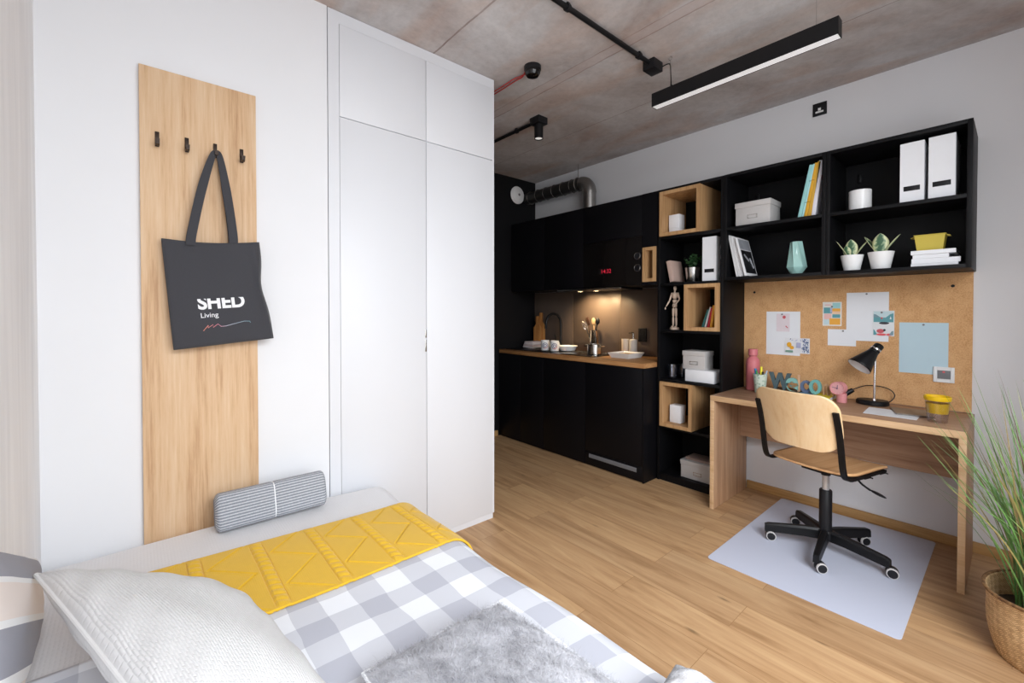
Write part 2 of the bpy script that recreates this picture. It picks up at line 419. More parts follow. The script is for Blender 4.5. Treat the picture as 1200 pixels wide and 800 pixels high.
# tote bag hanging on the third hook
bag = thing('tote_bag', (.254, YH-.05, 1.16), 'black cotton tote bag with white lettering hanging from a hook', 'bag')
M['bag'] = plain('black_cotton', (.040, .040, .047), .9, noise=.1, nscale=200, bump=.35, bscale=700, sheen=.15)
M['bag_print'] = plain('white_screen_print', (.78, .78, .80), .8, noise=0)
def bag_pt(u, v, side):     # u 0..1 left to right, v 0..1 bottom to top
    TL, TR, BR, BL = (.080, 1.574), (.401, 1.592), (.449, 1.188), (.112, 1.156)
    x = (BL[0]*(1-u)+BR[0]*u)*(1-v)+(TL[0]*(1-u)+TR[0]*u)*v
    z = (BL[1]*(1-u)+BR[1]*u)*(1-v)+(TL[1]*(1-u)+TR[1]*u)*v
    e = max(0, math.sin(math.pi*u))**.5*max(0, min(1, v*5, 1))**.5
    x -= .016*math.exp(-((v-.55)/.2)**2)*max(0, (u-.86)/.14)      # pinched right edge
    fold = .014*math.exp(-((u-.93-.04*(1-v))/.05)**2)*(.3+math.sin(math.pi*v)) + .004*math.sin(9*u+2*v)+.005*math.sin(5*v+3*u)
    z -= .012*math.sin(math.pi*u)*v**6
    y = YH-.058-side*(.005+.013*e)-fold*(1 if side > 0 else .6)-.012*(1-v)
    return (x, y, z)
b = B()
nu, nv = 36, 40
b.grid(lambda i, j: bag_pt(i, j, 1), nu, nv); b.grid(lambda i, j: bag_pt(i, j, -1), nu, nv)
bmesh.ops.remove_doubles(b.bm, verts=b.bm.verts, dist=.0004)
obj('bag_body', b, M['bag'], bag, world=True, solid=.002, recalc=False)
hk = Vector((.254, YH-.0505, 1.929))
for side, nm in ((1, 'handle'), (-1, 'handle')):
    yo = -.012 if side > 0 else .006
    base_l = Vector((.168, YH-.062-side*.012, 1.555)); base_r = Vector((.306, YH-.064-side*.012, 1.562))
    pts = spline([base_l, base_l+Vector((.004, 0, .05)), Vector((.205, YH-.058+yo*.6, 1.78)), Vector((.239, hk.y+yo*.3-.004, 1.912)), Vector((.254, hk.y+yo*.2-.004, 1.9345)), Vector((.267, hk.y+yo*.3-.004, 1.912)), Vector((.290, YH-.058+yo*.6, 1.76)), base_r+Vector((0, 0, .05)), base_r], 8)
    w_ = B(); rings = []
    for i, p in enumerate(pts):
        d = (pts[min(i+1, len(pts)-1)]-pts[max(i-1, 0)]).normalized()
        t = abs(i/(len(pts)-1)-.5)*2; hw = .006+.009*min(1, t*2.2)
        sd = Vector((d.z, 0, -d.x)).normalized()
        n_ = Vector((0, -1, 0))
        rings.append([w_.bm.verts.new(p+sd*(a*hw)+n_*(c*.0015)) for a, c in ((-1, -1), (1, -1), (1, 1), (-1, 1))])
    w_._skin(rings)
    obj(nm, w_, M['bag'], bag, world=True, label='black webbing strap of the bag')
def bag_print(b):
    """wrap flat lettering (x right, z up, in metres from the logo's left foot) on the bag's front"""
    for v in b.bm.verts:
        x, z, dy = v.co.x, v.co.z, v.co.y
        u = .262+x/.337; vv = .352+z/.41
        p = bag_pt(u, vv, 1); v.co = Vector((p[0], p[1]-.0012+dy, p[2]))
    return b
def flat_text(body, size, bold=0.):
    me = text_mesh(body, size, .0004, bold, 'LEFT'); b = B().add_mesh(me, RX(90)); bpy.data.meshes.remove(me)
    bmesh.ops.triangulate(b.bm, faces=b.bm.faces); bmesh.ops.subdivide_edges(b.bm, edges=[e for e in b.bm.edges if e.calc_length() > .012], cuts=2)
    return b
b = flat_text('SHED', .062, .0022)
xs = [v.co.x for v in b.bm.verts]; zs = [v.co.z for v in b.bm.verts]; zt = max(zs)
bmesh.ops.bisect_plane(b.bm, geom=b.bm.verts[:]+b.bm.edges[:]+b.bm.faces[:], plane_co=(0, 0, zt*.76), plane_no=(0, 0, 1), clear_outer=True)
k = .160/max(xs)
for v in b.bm.verts: v.co.x *= k; v.co.z *= 1.12
obj('logo_word', bag_print(b), M['bag_print'], bag, world=True, recalc=False, label='white word SHED with its top cut off')
b = flat_text('Living', .026, .0002)
for v in b.bm.verts: v.co.z -= .034; v.co.x += .004
obj('logo_word', bag_print(b), M['bag_print'], bag, world=True, recalc=False, label='small white word Living')
def squiggle_mat():
    m, nt, p = _nt('thread_gradient_print'); tc = _n(nt, 'ShaderNodeTexCoord'); sp = _n(nt, 'ShaderNodeSeparateXYZ')
    nt.links.new(tc.outputs['Generated'], sp.inputs[0])
    r = ramp(nt, [(0, hexc(235, 150, 120)), (.3, hexc(215, 130, 150)), (.5, hexc(190, 190, 205)), (1, hexc(110, 150, 160))])
    nt.links.new(sp.outputs['X'], r.inputs[0]); nt.links.new(r.outputs[0], p.inputs['Base Color']); return m
b = B()
zz = [(0, -.012), (.018, .008), (.016, -.002), (.034, .009), (.033, -.002), (.05, .010), (.060, -.001), (.075, -.001), (.11, .006), (.14, .012), (.160, .010), (.162, .004)]
b.tube([(x+.008, 0, z-.072) for x, z in zz], .0011, 6)
obj('logo_squiggle', bag_print(b), squiggle_mat(), bag, world=True, recalc=False, label='thin pink to blue squiggle under the lettering')

# wardrobe
wd = thing('wardrobe', (1.2, 2.45, 0), 'white floor-to-ceiling built-in wardrobe with flat doors', 'wardrobe')
b = B().box(.706, .758, 2.151, 2.74, .0, 2.743).box(.758, 1.711, 2.151, 2.74, 2.686, 2.743).box(1.698, 1.711, 2.151, 2.74, .035, 2.686)
b.box(.758, 1.698, 2.158, 2.70, 2.2355, 2.246).box(.758, 1.698, 2.70, 2.74, .001, 2.686).box(.758, 1.704, 2.156, 2.70, .0, .034)
obj('carcass', b, M['white_lacquer'], wd, world=True)
obj('carcass', B().box(1.2275, 1.2325, 2.162, 2.70, .036, 2.685), M['dark_gap'], wd, world=True, label='dark joint between the doors')
for nm, x0, x1, z0, z1 in (('door', .7595, 1.2285, 2.2435, 2.6845), ('door', 1.2315, 1.6965, 2.2435, 2.6845), ('door', .7595, 1.2285, .037, 2.2395), ('door', 1.2315, 1.6965, .037, 2.2395)):
    d = obj(nm, B().box(x0, x1, 2.1485, 2.1675, z0, z1, .0012), M['white_lacquer'], wd, world=True)
    if z0 < 1 and x0 < 1:
        for a, c in ((1.157, 1.200), (1.080, 1.145)):
            obj('edge_pull', B().box(1.2200, 1.2284, 2.1445, 2.1484, a, c, .001), M['steel'], d, world=True)
# ================================================================ BED AND BEDDING
def uv_rib(name, col, su, sv, strength, rough=.9, dist=.004, mode='rib', sheen=.1, noise=.02):
    m, nt, p = _nt(name)
    p.inputs['Roughness'].default_value = rough; p.inputs['Specular IOR Level'].default_value = .15; p.inputs['Sheen Weight'].default_value = sheen
    tc = _n(nt, 'ShaderNodeTexCoord'); sp = _n(nt, 'ShaderNodeSeparateXYZ'); nt.links.new(tc.outputs['UV'], sp.inputs[0])
    nz = _n(nt, 'ShaderNodeTexNoise', Scale=40., Detail=3.); nt.links.new(tc.outputs['Object'], nz.inputs['Vector'])
    u = math_n(nt, 'ADD', sp.outputs['X'], math_n(nt, 'MULTIPLY', nz.outputs['Fac'], .002)); v = math_n(nt, 'ADD', sp.outputs['Y'], math_n(nt, 'MULTIPLY', nz.outputs['Fac'], .002))
    su_ = math_n(nt, 'ABSOLUTE', math_n(nt, 'SINE', math_n(nt, 'MULTIPLY', u, math.pi/su)))
    h = su_
    if mode == 'waffle':
        sv_ = math_n(nt, 'ABSOLUTE', math_n(nt, 'SINE', math_n(nt, 'MULTIPLY', v, math.pi/sv)))
        h = math_n(nt, 'MULTIPLY', su_, sv_)
    elif mode == 'dash':
        row = math_n(nt, 'FLOOR', math_n(nt, 'DIVIDE', u, su))
        sv_ = math_n(nt, 'ABSOLUTE', math_n(nt, 'SINE', math_n(nt, 'ADD', math_n(nt, 'MULTIPLY', v, math.pi/sv), math_n(nt, 'MULTIPLY', row, 1.57))))
        h = math_n(nt, 'MULTIPLY', su_, math_n(nt, 'MINIMUM', math_n(nt, 'MULTIPLY', sv_, 3.), 1.))
    bp = _n(nt, 'ShaderNodeBump', Strength=strength, Distance=dist); nt.links.new(h, bp.inputs['Height']); nt.links.new(bp.outputs['Normal'], p.inputs['Normal'])
    mx = _n(nt, 'ShaderNodeMix', data_type='RGBA'); nt.links.new(nz.outputs['Fac'], mx.inputs[0])
    mx.inputs[6].default_value = C4([c*(1-noise) for c in col]); mx.inputs[7].default_value = C4([min(1, c*(1+noise)) for c in col])
    nt.links.new(mx.outputs[2], p.inputs['Base Color'])
    return m
def gingham(name, period):
    m, nt, p = _nt(name); p.inputs['Roughness'].default_value = .9; p.inputs['Specular IOR Level'].default_value = .15
    tc = _n(nt, 'ShaderNodeTexCoord'); sp = _n(nt, 'ShaderNodeSeparateXYZ'); nt.links.new(tc.outputs['UV'], sp.inputs[0])
    nz = _n(nt, 'ShaderNodeTexNoise', Scale=5., Detail=2.); nt.links.new(tc.outputs['Object'], nz.inputs['Vector'])
    wob = math_n(nt, 'MULTIPLY', math_n(nt, 'SUBTRACT', nz.outputs['Fac'], .5), .03)
    def stripe(c, off):
        q = math_n(nt, 'FRACT', math_n(nt, 'DIVIDE', math_n(nt, 'ADD', math_n(nt, 'ADD', c, wob), off), period))
        return math_n(nt, 'LESS_THAN', q, .5)
    s = math_n(nt, 'ADD', stripe(sp.outputs['X'], .042-.860+1.68), stripe(sp.outputs['Y'], .042-1.19+1.68))
    r = ramp(nt, [(0, (.80, .82, .86)), (.5, hexc(206, 208, 215)), (1, hexc(184, 186, 196))]); r.color_ramp.interpolation = 'LINEAR'
    nt.links.new(math_n(nt, 'MULTIPLY', s, .5), r.inputs[0]); nt.links.new(r.outputs[0], p.inputs['Base Color'])
    nb = _n(nt, 'ShaderNodeTexNoise', Scale=500., Detail=2.); nt.links.new(tc.outputs['Object'], nb.inputs['Vector'])
    bp = _n(nt, 'ShaderNodeBump', Strength=.15, Distance=.001); nt.links.new(nb.outputs['Fac'], bp.inputs['Height']); nt.links.new(bp.outputs['Normal'], p.inputs['Normal'])
    return m
M['mattress'] = plain('white_mattress_ticking', (.75, .75, .76), .9, bump=.2, bscale=150)
M['cover'] = uv_rib('white_waffle_cotton', (.71, .70, .71), .009, .018, .35, mode='waffle', dist=.002)
M['gingham'] = gingham('grey_white_gingham', .168)
M['knit'] = uv_rib('mustard_knit', hexc(216, 172, 46), .0055, .0055, .35, mode='waffle', dist=.0015, sheen=.2, noise=.05)
M['pillow_rib'] = uv_rib('ecru_ribbed_jacquard', (.66, .65, .645), .0085, .022, .55, mode='dash', dist=.003)

bed = thing('bed', (.37, 1.1, 0), 'bed with a thick mattress standing in the corner under white bedding', 'bed')
b = B().box(-.235, .955, .06, 2.10, .10, .20, .01)
obj('bed_frame', b, M['white_lacquer'], bed, world=True)
for x in (-.20, .92):
    for y in (.10, 2.06):
        obj('leg', B().box(x-.025, x+.025, y-.025, y+.025, .001, .0995, .003), M['white_lacquer'], bed, world=True)
obj('mattress', B().box(-.235, .945, .07, 2.095, .2005, .405, .045), M['mattress'], bed, world=True)

# the drape: height and sideways path of cloth over the mattress, s = arc length from the wall side
XE = .965
def drape(s, y, lift, r=.085):
    """s measured along X on top, then round the right edge and down"""
    x0 = -.232; flat = XE-r-x0
    bulge = .012*math.sin(3.1*y+.4)+.004*math.sin(9*y+1)
    xe = XE+lift+bulge
    rr = r+lift
    zt = .455 - .022*max(0, min(1, (x0+s)/.95)) + .004*math.sin(6*s+2*y)+.003*math.sin(11*y+4*s)
    flat = xe-rr-x0
    if s <= flat: return Vector((x0+s, y, zt+lift))
    a = (s-flat)/rr
    if a < math.pi/2: return Vector((xe-rr+rr*math.sin(a), y, zt+lift-rr*(1-math.cos(a))))
    d = s-flat-rr*math.pi/2
    return Vector((xe+.01*math.sin(8*y)*min(1, d*6), y, zt+lift-rr-d))
def cloth(name, y0, y1, s0, s1, lift, mat, label, cat, thick, nu=90, nv=60, disp=None, yend=0., edge=None, group=None):
    b = B()
    def fn(u, v):
        s = s0+(s1-s0)*u; y = y0+(y1-y0)*v
        if edge: y = edge(s, v, y)
        p = drape(s, y, lift)
        if yend and y > yend:            # roll down behind the far end
            k = min(1, (y-yend)/(2.115-yend)); p.z -= .10*k*k; 
        if disp: p.z += disp(s, y, v)
        return p
    b.grid(fn, nu, nv, lambda u, v: (s0+(s1-s0)*u-.232, y0+(y1-y0)*v))
    return b
b = cloth('c', .10, 2.128, 0., 1.50, 0., None, '', '', .02, nu=120, nv=120, yend=2.075)
solo('bed_cover', b, M['cover'], (.37, 1.1, .45), 'plain white waffle cover spread over the whole mattress, showing at the far end', 'bed cover', solid=.012, recalc=False, offset=-1)
def gw(s, y, v): return .004*math.sin(14*s+5*y)*math.sin(7*y)+.005*math.exp(-((v-1)/.04)**2)
b = cloth('g', .12, 1.44, 0., 1.58, .016, None, '', '', .01, disp=gw, nu=120, nv=110)
solo('bedspread', b, M['gingham'], (.37, .75, .47), 'grey and white checked bedspread over the near half of the bed', 'bedspread', solid=.010, recalc=False)
# knitted throw across the foot: real cable ridges and zigzag grooves
def knit(s, y, v):
    x = s-.232; h = 0.
    k = (x-.139+.0875) % .177 - .0875
    vy = (v-.5)*.42
    if abs(k) < .02:
        ph = (vy/.030) % 1.
        h += .0068*(1-(abs(k)/.021)**2)*(.12+.88*abs(math.sin(math.pi*ph+(k/.02)*.9))**.7)
        h -= .0035*(abs(abs(k)-.0195) < .003)
    else:
        t = (vy/.21) % 1.; tri = abs(2*t-1)            # zigzag line between the cables
        zx = -.060+.120*tri
        kk = ((x-.139) % .177)-.0885
        q_ = abs(kk-zx*.95)
        if q_ < .006: h -= .0065*(1-q_/.006)
        elif q_ < .012: h += .001
    return h*min(1, 12*min(v, 1-v)+.15)
def tedge(s, v, y): return y+.012*math.sin(5*s+1)+.02*(s > 1.0)*(s-1.0)*(1 if v > .5 else -1)
b = cloth('t', 1.352, 1.775, .22, 1.36, .027, None, '', '', .01, disp=knit, nu=480, nv=190, edge=tedge)
solo('knitted_throw', b, M['knit'], (.6, 1.56, .49), 'mustard yellow cable-knit throw folded across the foot of the bed', 'throw', solid=.008, recalc=False, ang=60)

# ---------------------------------------------------------------- cushions
def pillow_mesh(b, P, thick, n=40, puff=.5, seed=0, wr=.006, pinch=.05, scale=(.6, .5)):
    """P: four corner Vectors (A B C D round the edge); two puffed faces joined at a seam"""
    A, Bc, Cc, D = [Vector(p) for p in P]
    nrm = ((Bc-A).cross(D-A)).normalized()
    rnd = random.Random(seed); ph = [rnd.uniform(0, 6.28) for _ in range(6)]
    def mid(u, v):
        # edges bow inwards between the corners
        bu = pinch*math.sin(math.pi*v)*(1-2*u)*0.5*abs(1-2*u); bv = pinch*math.sin(math.pi*u)*(1-2*v)*0.5*abs(1-2*v)
        u2, v2 = u+bu, v+bv
        return A*(1-u2)*(1-v2)+Bc*u2*(1-v2)+Cc*u2*v2+D*(1-u2)*v2
    def f(u, v, sg):
        e = max(0, (1-abs(2*u-1)**2.4))*max(0, (1-abs(2*v-1)**2.4))
        h = thick*.5*e**puff
        h += wr*e*(math.sin(7*u+5*v+ph[0])+math.sin(11*v-6*u+ph[1])*.6+math.sin(17*u+ph[2])*.25)
        h += wr*.9*(1-e)*math.sin(26*(u+v)+ph[3])*min(1, e*6)
        return mid(u, v)+nrm*(sg*max(h, 0) if e > 0 else 0)
    c = lambda t: .5-.5*math.cos(math.pi*t)
    for sg in (1, -1): b.grid(lambda u, v: f(c(u), c(v), sg), n, n, lambda u, v: (c(u)*scale[0], c(v)*scale[1]))
    bmesh.ops.remove_doubles(b.bm, verts=b.bm.verts, dist=.0005)
    return [[f(u, 0, 1) for u in [i/30 for i in range(31)]], [f(1, v, 1) for v in [i/30 for i in range(31)]], [f(u, 1, 1) for u in [1-i/30 for i in range(31)]], [f(0, v, 1) for v in [1-i/30 for i in range(31)]]]
def cushion(name, P, thick, mat, label, cat, piping=None, prad=.004, pname='piping', group=None, **kw):
    c = sum((Vector(p) for p in P), Vector())/4; c.z = min(Vector(p).z for p in P)
    t = thing(name, c, label, cat, group)
    b = B(); seams = pillow_mesh(b, P, thick, **kw)
    obj('cushion_body', b, mat, t, world=True, ang=80)
    if piping:
        b = B(); loop = [p for s in seams for p in s[:-1]]; b.tube(loop+[loop[0]], prad, 8, caps=False)
        obj(pname, b, piping, t, world=True)
    return t
# big ecru pillow leaning at the left
cushion('bed_pillow', [(-.185, 1.545, .665), (.20, 1.33, .560), (.30, .78, .535), (.030, .93, .595)], .16, M['pillow_rib'],
        'large off-white ribbed pillow lying at the near left of the bed', 'pillow', piping=M['pillow_rib'], prad=.005, seed=3, puff=.42, wr=.004, pinch=.02, n=60, scale=(.5, .62))
# striped cushion against the left wall
def band_mat(name, bands, axis='Y'):
    m, nt, p = _nt(name); p.inputs['Roughness'].default_value = .9
    tc = _n(nt, 'ShaderNodeTexCoord'); sp = _n(nt, 'ShaderNodeSeparateXYZ'); nt.links.new(tc.outputs['UV'], sp.inputs[0])
    r = nt.nodes.new('ShaderNodeValToRGB'); r.color_ramp.interpolation = 'CONSTANT'
    el = r.color_ramp.elements
    el[0].position = 0; el[0].color = C4(bands[0][1]); el[1].position = bands[1][0]; el[1].color = C4(bands[1][1])
    for pos, c in bands[2:]:
        e = el.new(pos); e.color = C4(c)
    nt.links.new(sp.outputs[axis], r.inputs[0]); nt.links.new(r.outputs[0], p.inputs['Base Color'])
    nb = _n(nt, 'ShaderNodeTexNoise', Scale=300.); nt.links.new(tc.outputs['Object'], nb.inputs['Vector'])
    bp = _n(nt, 'ShaderNodeBump', Strength=.3, Distance=.002); nt.links.new(nb.outputs['Fac'], bp.inputs['Height']); nt.links.new(bp.outputs['Normal'], p.inputs['Normal'])
    return m
g_, w_c, be = hexc(150, 150, 158), (.80, .79, .78), hexc(228, 216, 208)
M['wide_stripe'] = band_mat('wide_grey_beige_stripe', [(0, be), (.10, w_c), (.15, g_), (.34, w_c), (.375, be), (.526, w_c), (.55, g_), (.665, w_c), (.70, be), (.84, w_c), (.88, g_)])
ca, sa = math.cos(R(-26)), math.sin(R(-26))
def wp(a, c_, x): return (x, 1.50+a*ca-c_*sa, .560+a*sa+c_*ca)
sc_ = cushion('bed_pillow', [(-.200, 1.22, .478), (-.200, 1.70, .478), (-.217, 1.80, .605), (-.217, 1.22, .875)], .05, M['wide_stripe'],
        'grey and beige wide-striped cushion leaning on the left wall behind the ribbed pillow', 'pillow', seed=5, puff=.3, wr=.001, pinch=.02, scale=(1, 1))
me_ = sc_.children[0].data; o_ = origin(sc_)          # the weave runs slantwise across this cushion
for lp in me_.loops:
    c_ = me_.vertices[lp.vertex_index].co+o_
    me_.uv_layers[0].data[lp.index].uv = (c_.y, (c_.z+.495*(c_.y-1.61)-.35)/.5)
# fluffy grey cushion
def fluffy(name, c1, c2):
    m, nt, p = _nt(name); p.inputs['Roughness'].default_value = 1.; p.inputs['Sheen Weight'].default_value = .4; p.inputs['Specular IOR Level'].default_value = .1
    tc = _n(nt, 'ShaderNodeTexCoord'); n1 = _n(nt, 'ShaderNodeTexNoise', Scale=11., Detail=5., Distortion=1.2); nt.links.new(tc.outputs['Object'], n1.inputs['Vector'])
    r = ramp(nt, [(.35, c1), (.62, c2)]); nt.links.new(n1.outputs['Fac'], r.inputs[0]); nt.links.new(r.outputs[0], p.inputs['Base Color'])
    nb = _n(nt, 'ShaderNodeTexNoise', Scale=120., Detail=5., Distortion=2.); nt.links.new(tc.outputs['Object'], nb.inputs['Vector'])
    bp = _n(nt, 'ShaderNodeBump', Strength=.6, Distance=.006); nt.links.new(nb.outputs['Fac'], bp.inputs['Height']); nt.links.new(bp.outputs['Normal'], p.inputs['Normal'])
    return m
M['fur'] = fluffy('grey_plush', hexc(150, 150, 156), hexc(192, 192, 198))
M['marl'] = fluffy('mottled_grey_plush', hexc(120, 122, 128), hexc(226, 226, 230))
M['fur_edge'] = plain('white_piping', (.82, .83, .85), .9, noise=0)
fc = cushion('scatter_cushion', [(.370, .925, .512), (.745, .915, .505), (.775, .50, .505), (.370, .50, .515)][::-1], .085, M['fur'],
        'fluffy light grey cushion lying on the checked bedspread', 'cushion', piping=M['fur_edge'], prad=.004, seed=9, puff=.45, wr=.005, pinch=.03, n=50)
body = fc.children[0]
ps = body.modifiers.new('pile', 'PARTICLE_SYSTEM').particle_system.settings
ps.type = 'HAIR'; ps.count = 16000; ps.hair_length = .0055; ps.hair_step = 3
ps.root_radius = .35; ps.tip_radius = .1; ps.radius_scale = .0022
ps.brownian_factor = .006; ps.child_type = 'NONE'
cushion('scatter_cushion', [(.72, .470, .512), (.915, .495, .507), (.93, .24, .51), (.72, .22, .515)][::-1], .085, M['marl'],
        'mottled grey and white cushion at the right edge of the bed, nearest the camera', 'cushion', seed=12, puff=.45, wr=.004, pinch=.03)
# striped bolster leaning on the coat board
def bolster_mat():
    m, nt, p = _nt('narrow_grey_stripe'); p.inputs['Roughness'].default_value = .9
    tc = _n(nt, 'ShaderNodeTexCoord'); sp = _n(nt, 'ShaderNodeSeparateXYZ'); nt.links.new(tc.outputs['UV'], sp.inputs[0])
    q = math_n(nt, 'FRACT', math_n(nt, 'MULTIPLY', sp.outputs['Y'], 98.))
    r = ramp(nt, [(.60, hexc(146, 151, 161)), (.66, hexc(214, 216, 220))]); nt.links.new(q, r.inputs[0])
    wv = _n(nt, 'ShaderNodeTexNoise', Scale=220.); nt.links.new(tc.outputs['Object'], wv.inputs['Vector'])
    mx = _n(nt, 'ShaderNodeMix', data_type='RGBA', blend_type='MULTIPLY'); mx.inputs[0].default_value = .5
    nt.links.new(r.outputs[0], mx.inputs[6]); nt.links.new(wv.outputs['Fac'], mx.inputs[7])
    nt.links.new(mx.outputs[2], p.inputs['Base Color'])
    return m
bo = thing('bolster_cushion', (.43, 2.02, .463), 'narrow grey and white pinstriped bolster standing against the oak board', 'bolster')
b = B()
def bf(u, v):
    a = 2*math.pi*v
    L = .405; x = -L/2+L*u
    e = min(1, (min(u, 1-u)/.035))**.5
    ry, rz = .050*(.55+.45*e), .072*(.72+.28*e)
    sx = math.copysign(abs(math.cos(a))**.55, math.cos(a)); sz = math.copysign(abs(math.sin(a))**.55, math.sin(a))
    notch = 1-.06*math.exp(-((u-.5)/.012)**2)
    return Vector((x, sx*ry*notch, .070+sz*rz*notch))
arc = [0.]
for j in range(40): arc.append(arc[-1]+(bf(.5, (j+1)/40)-bf(.5, j/40)).length)
b.grid(bf, 60, 40, lambda u, v: (u*.4, arc[min(40, int(round(v*40)))]))
for u in (0, 1):
    vs = [bf(u, j/40) for j in range(40)]; f_ = b.bm.faces.new([b.bm.verts.new(p) for p in vs])
bmesh.ops.remove_doubles(b.bm, verts=b.bm.verts, dist=.0004)
b.xf(T(.43, 1.992, .456) @ RX(-16) @ RZ(-1.5))
obj('bolster_body', b, bolster_mat(), bo, world=True, ang=60)
b = B(); b.tube([(.43+.002, 2.035+math.cos(a)*.0005, .5) for a in (0, 1)], .0005, 4)
b.bm.clear()
ring = [bf(.5, j/40) for j in range(41)]
b.tube([(Vector((p.x, p.y*1.01, .07+(p.z-.07)*1.01))) for p in ring], .0022, 6, caps=False); b.xf(T(.43, 1.992, .456) @ RX(-16) @ RZ(-1.5))
obj('seam', b, M['fur_edge'], bo, world=True)
# ================================================================ KITCHEN RUN
KF, KY0, KY1 = 2.898, 1.846, 3.553
UF = 3.068                     # face of wall cabinets and shelves
G = 'black kitchen base units'
def base_unit(y0, y1, label, n, vent=False, side=False):
    t = thing('kitchen_base_cabinet', ((KF+XR)/2, (y0+y1)/2, 0), label, 'cabinet', G)
    obj('carcass', B().box(KF+.021, XR-.002, y0+.001, y1-.001, .001, .871), M['black'], t, world=True)
    w = (y1-y0)/n
    for i in range(n):
        d = obj('door', B().box(KF, KF+.02, y0+i*w+.0015, y0+(i+1)*w-.0015, .012 if not vent else .125, .868, .001), M['black'], t, world=True)
    if vent:
        obj('kick_panel', B().box(KF, KF+.02, y0+.0015, y1-.0015, .012, .1225, .001), M['black'], t, world=True)
        g = B().box(KF-.004, KF-.0005, 1.895, 2.355, .073, .106, .001)
        for k in range(46): g.box(KF-.0065, KF-.004, 1.90+k*.01, 1.904+k*.01, .078, .101)
        obj('vent_grille', g, M['grey_plastic'], t, world=True)
    if side:
        obj('side_panel', B().box(KF+.001, XR-.002, y0-.011, y0-.0005, .001, .871, .001), M['black'], t, world=True)
base_unit(KY0, 2.40, 'black kitchen base cabinet with a vent grille at floor level beside the bookcase', 1, True, True)
base_unit(2.402, 2.90, 'plain black base cabinet in the middle of the kitchen run under the hob', 1)
base_unit(2.902, KY1, 'black base cabinet at the far end of the kitchen under the sink', 2)
solo('worktop', B().box(KF-.004, XR-.016, KY0-.014, KY1+.002, .8725, .909, .0015), M['wood_top'], (3.16, 2.7, .8725),
     'oak kitchen worktop with light edge on the black cabinets', 'worktop')
M['splash'] = plain('brown_grey_splashback', (.115, .085, .068), .42, noise=.12, nscale=6, spec=.4)
bs = thing('splashback', (XR-.008, 2.7, .91), 'brown-grey splashback of three tall panels behind the worktop', 'splashback')
for y0, y1 in ((1.84, 2.414), (2.418, 2.993), (2.997, 3.565)):
    obj('panel', B().box(XR-.014, XR-.001, y0, y1, .9095, 1.508, .001), M['splash'], bs, world=True)
jm = plain('bronze_joint_strip', (.35, .27, .20), .35, metal=.6)
for y in (2.416, 2.995): obj('joint_strip', B().box(XR-.0155, XR-.001, y-.0018, y+.0018, .9095, 1.508), jm, bs, world=True)

# wall units
G = 'black kitchen wall units'
t = thing('wall_cabinet', (3.25, 3.06, 1.512), 'black two-door wall cabinet at the far end of the kitchen', 'cabinet', G)
obj('carcass', B().box(UF+.021, XR-.002, 2.569, KY1, 1.512, 2.2335), M['black'], t, world=True)
for y0, y1 in ((2.569, 3.06), (3.063, KY1)): obj('door', B().box(UF, UF+.02, y0+.001, y1-.001, 1.514, 2.232, .001), M['black'], t, world=True)
t = thing('wall_cabinet', (3.25, 2.26, 1.912), 'black flap-front wall cabinet above the microwave', 'cabinet', G)
obj('carcass', B().box(UF+.021, XR-.002, 1.966, 2.567, 1.908, 2.2335), M['black'], t, world=True)
obj('door', B().box(UF, UF+.02, 1.967, 2.566, 1.910, 2.232, .001), M['black'], t, world=True)
mw = thing('microwave', (3.25, 2.26, 1.512), 'built-in black microwave with red clock digits and round dials', 'microwave')
obj('body', B().box(UF+.015, XR-.002, 1.966, 2.567, 1.512, 1.906), M['black'], mw, world=True)
obj('glass_front', B().box(UF, UF+.0145, 1.967, 2.566, 1.514, 1.905, .001), M['black_gloss'], mw, world=True)
ds = obj('clock_display', B().box(UF-.0012, UF-.0002, 2.235, 2.395, 1.622, 1.672), M['black_gloss'], mw, world=True)
me = text_mesh('14:32', .050, .0004, .0); b = B().add_mesh(me, T(UF-.0016, 2.315, 1.631) @ RZ(-90) @ RX(90)); bpy.data.meshes.remove(me)
obj('digits', b, plain('red_led', (.3, .01, .02), .5, noise=0, emit=(1., .03, .08), estr=.45), ds, world=True, recalc=False)
for z in (1.747, 1.652):
    k = obj('dial', B().lathe([(0, 0), (.030, 0), (.030, .012), (.026, .016), (0, .016)], M=T(UF-.0002, 1.998, z) @ RY(-90)), M['black_plastic'], mw, world=True)
    b = B(); b.tube([(UF-.0172, 1.998+.027*math.cos(a*math.pi/20), z+.027*math.sin(a*math.pi/20)) for a in range(41)], .0012, 6, caps=False)
    obj('dial_ring', b, M['steel'], k, world=True)
t = thing('wall_cabinet', (3.25, 1.89, 1.512), 'narrow black wall column with a small oak-framed slot', 'cabinet', G)
nb = B().box(UF, XR-.002, 1.8285, 1.964, 1.812, 2.2335).box(UF, XR-.002, 1.8285, 1.964, 1.512, 1.534)
nb.box(UF, XR-.002, 1.8285, 1.836, 1.534, 1.812).box(UF, XR-.002, 1.956, 1.964, 1.534, 1.812).box(XR-.02, XR-.002, 1.836, 1.956, 1.534, 1.812)
obj('carcass', nb, M['black'], t, world=True)
f_ = B()
fy0, fy1, fz0, fz1, tk = 1.838, 1.953, 1.537, 1.808, .026
f_.box(UF-.012, XR-.05, fy0, fy0+tk, fz0, fz1).box(UF-.012, XR-.05, fy1-tk, fy1, fz0, fz1).box(UF-.012, XR-.05, fy0+tk, fy1-tk, fz0, fz0+tk).box(UF-.012, XR-.05, fy0+tk, fy1-tk, fz1-tk, fz1)
obj('slot_frame', f_, M['wood_box'], t, world=True)
hd = thing('extractor_hood', (3.25, 2.53, 1.488), 'slim steel-edged extractor hood with two warm lamps under the wall units', 'extractor hood')
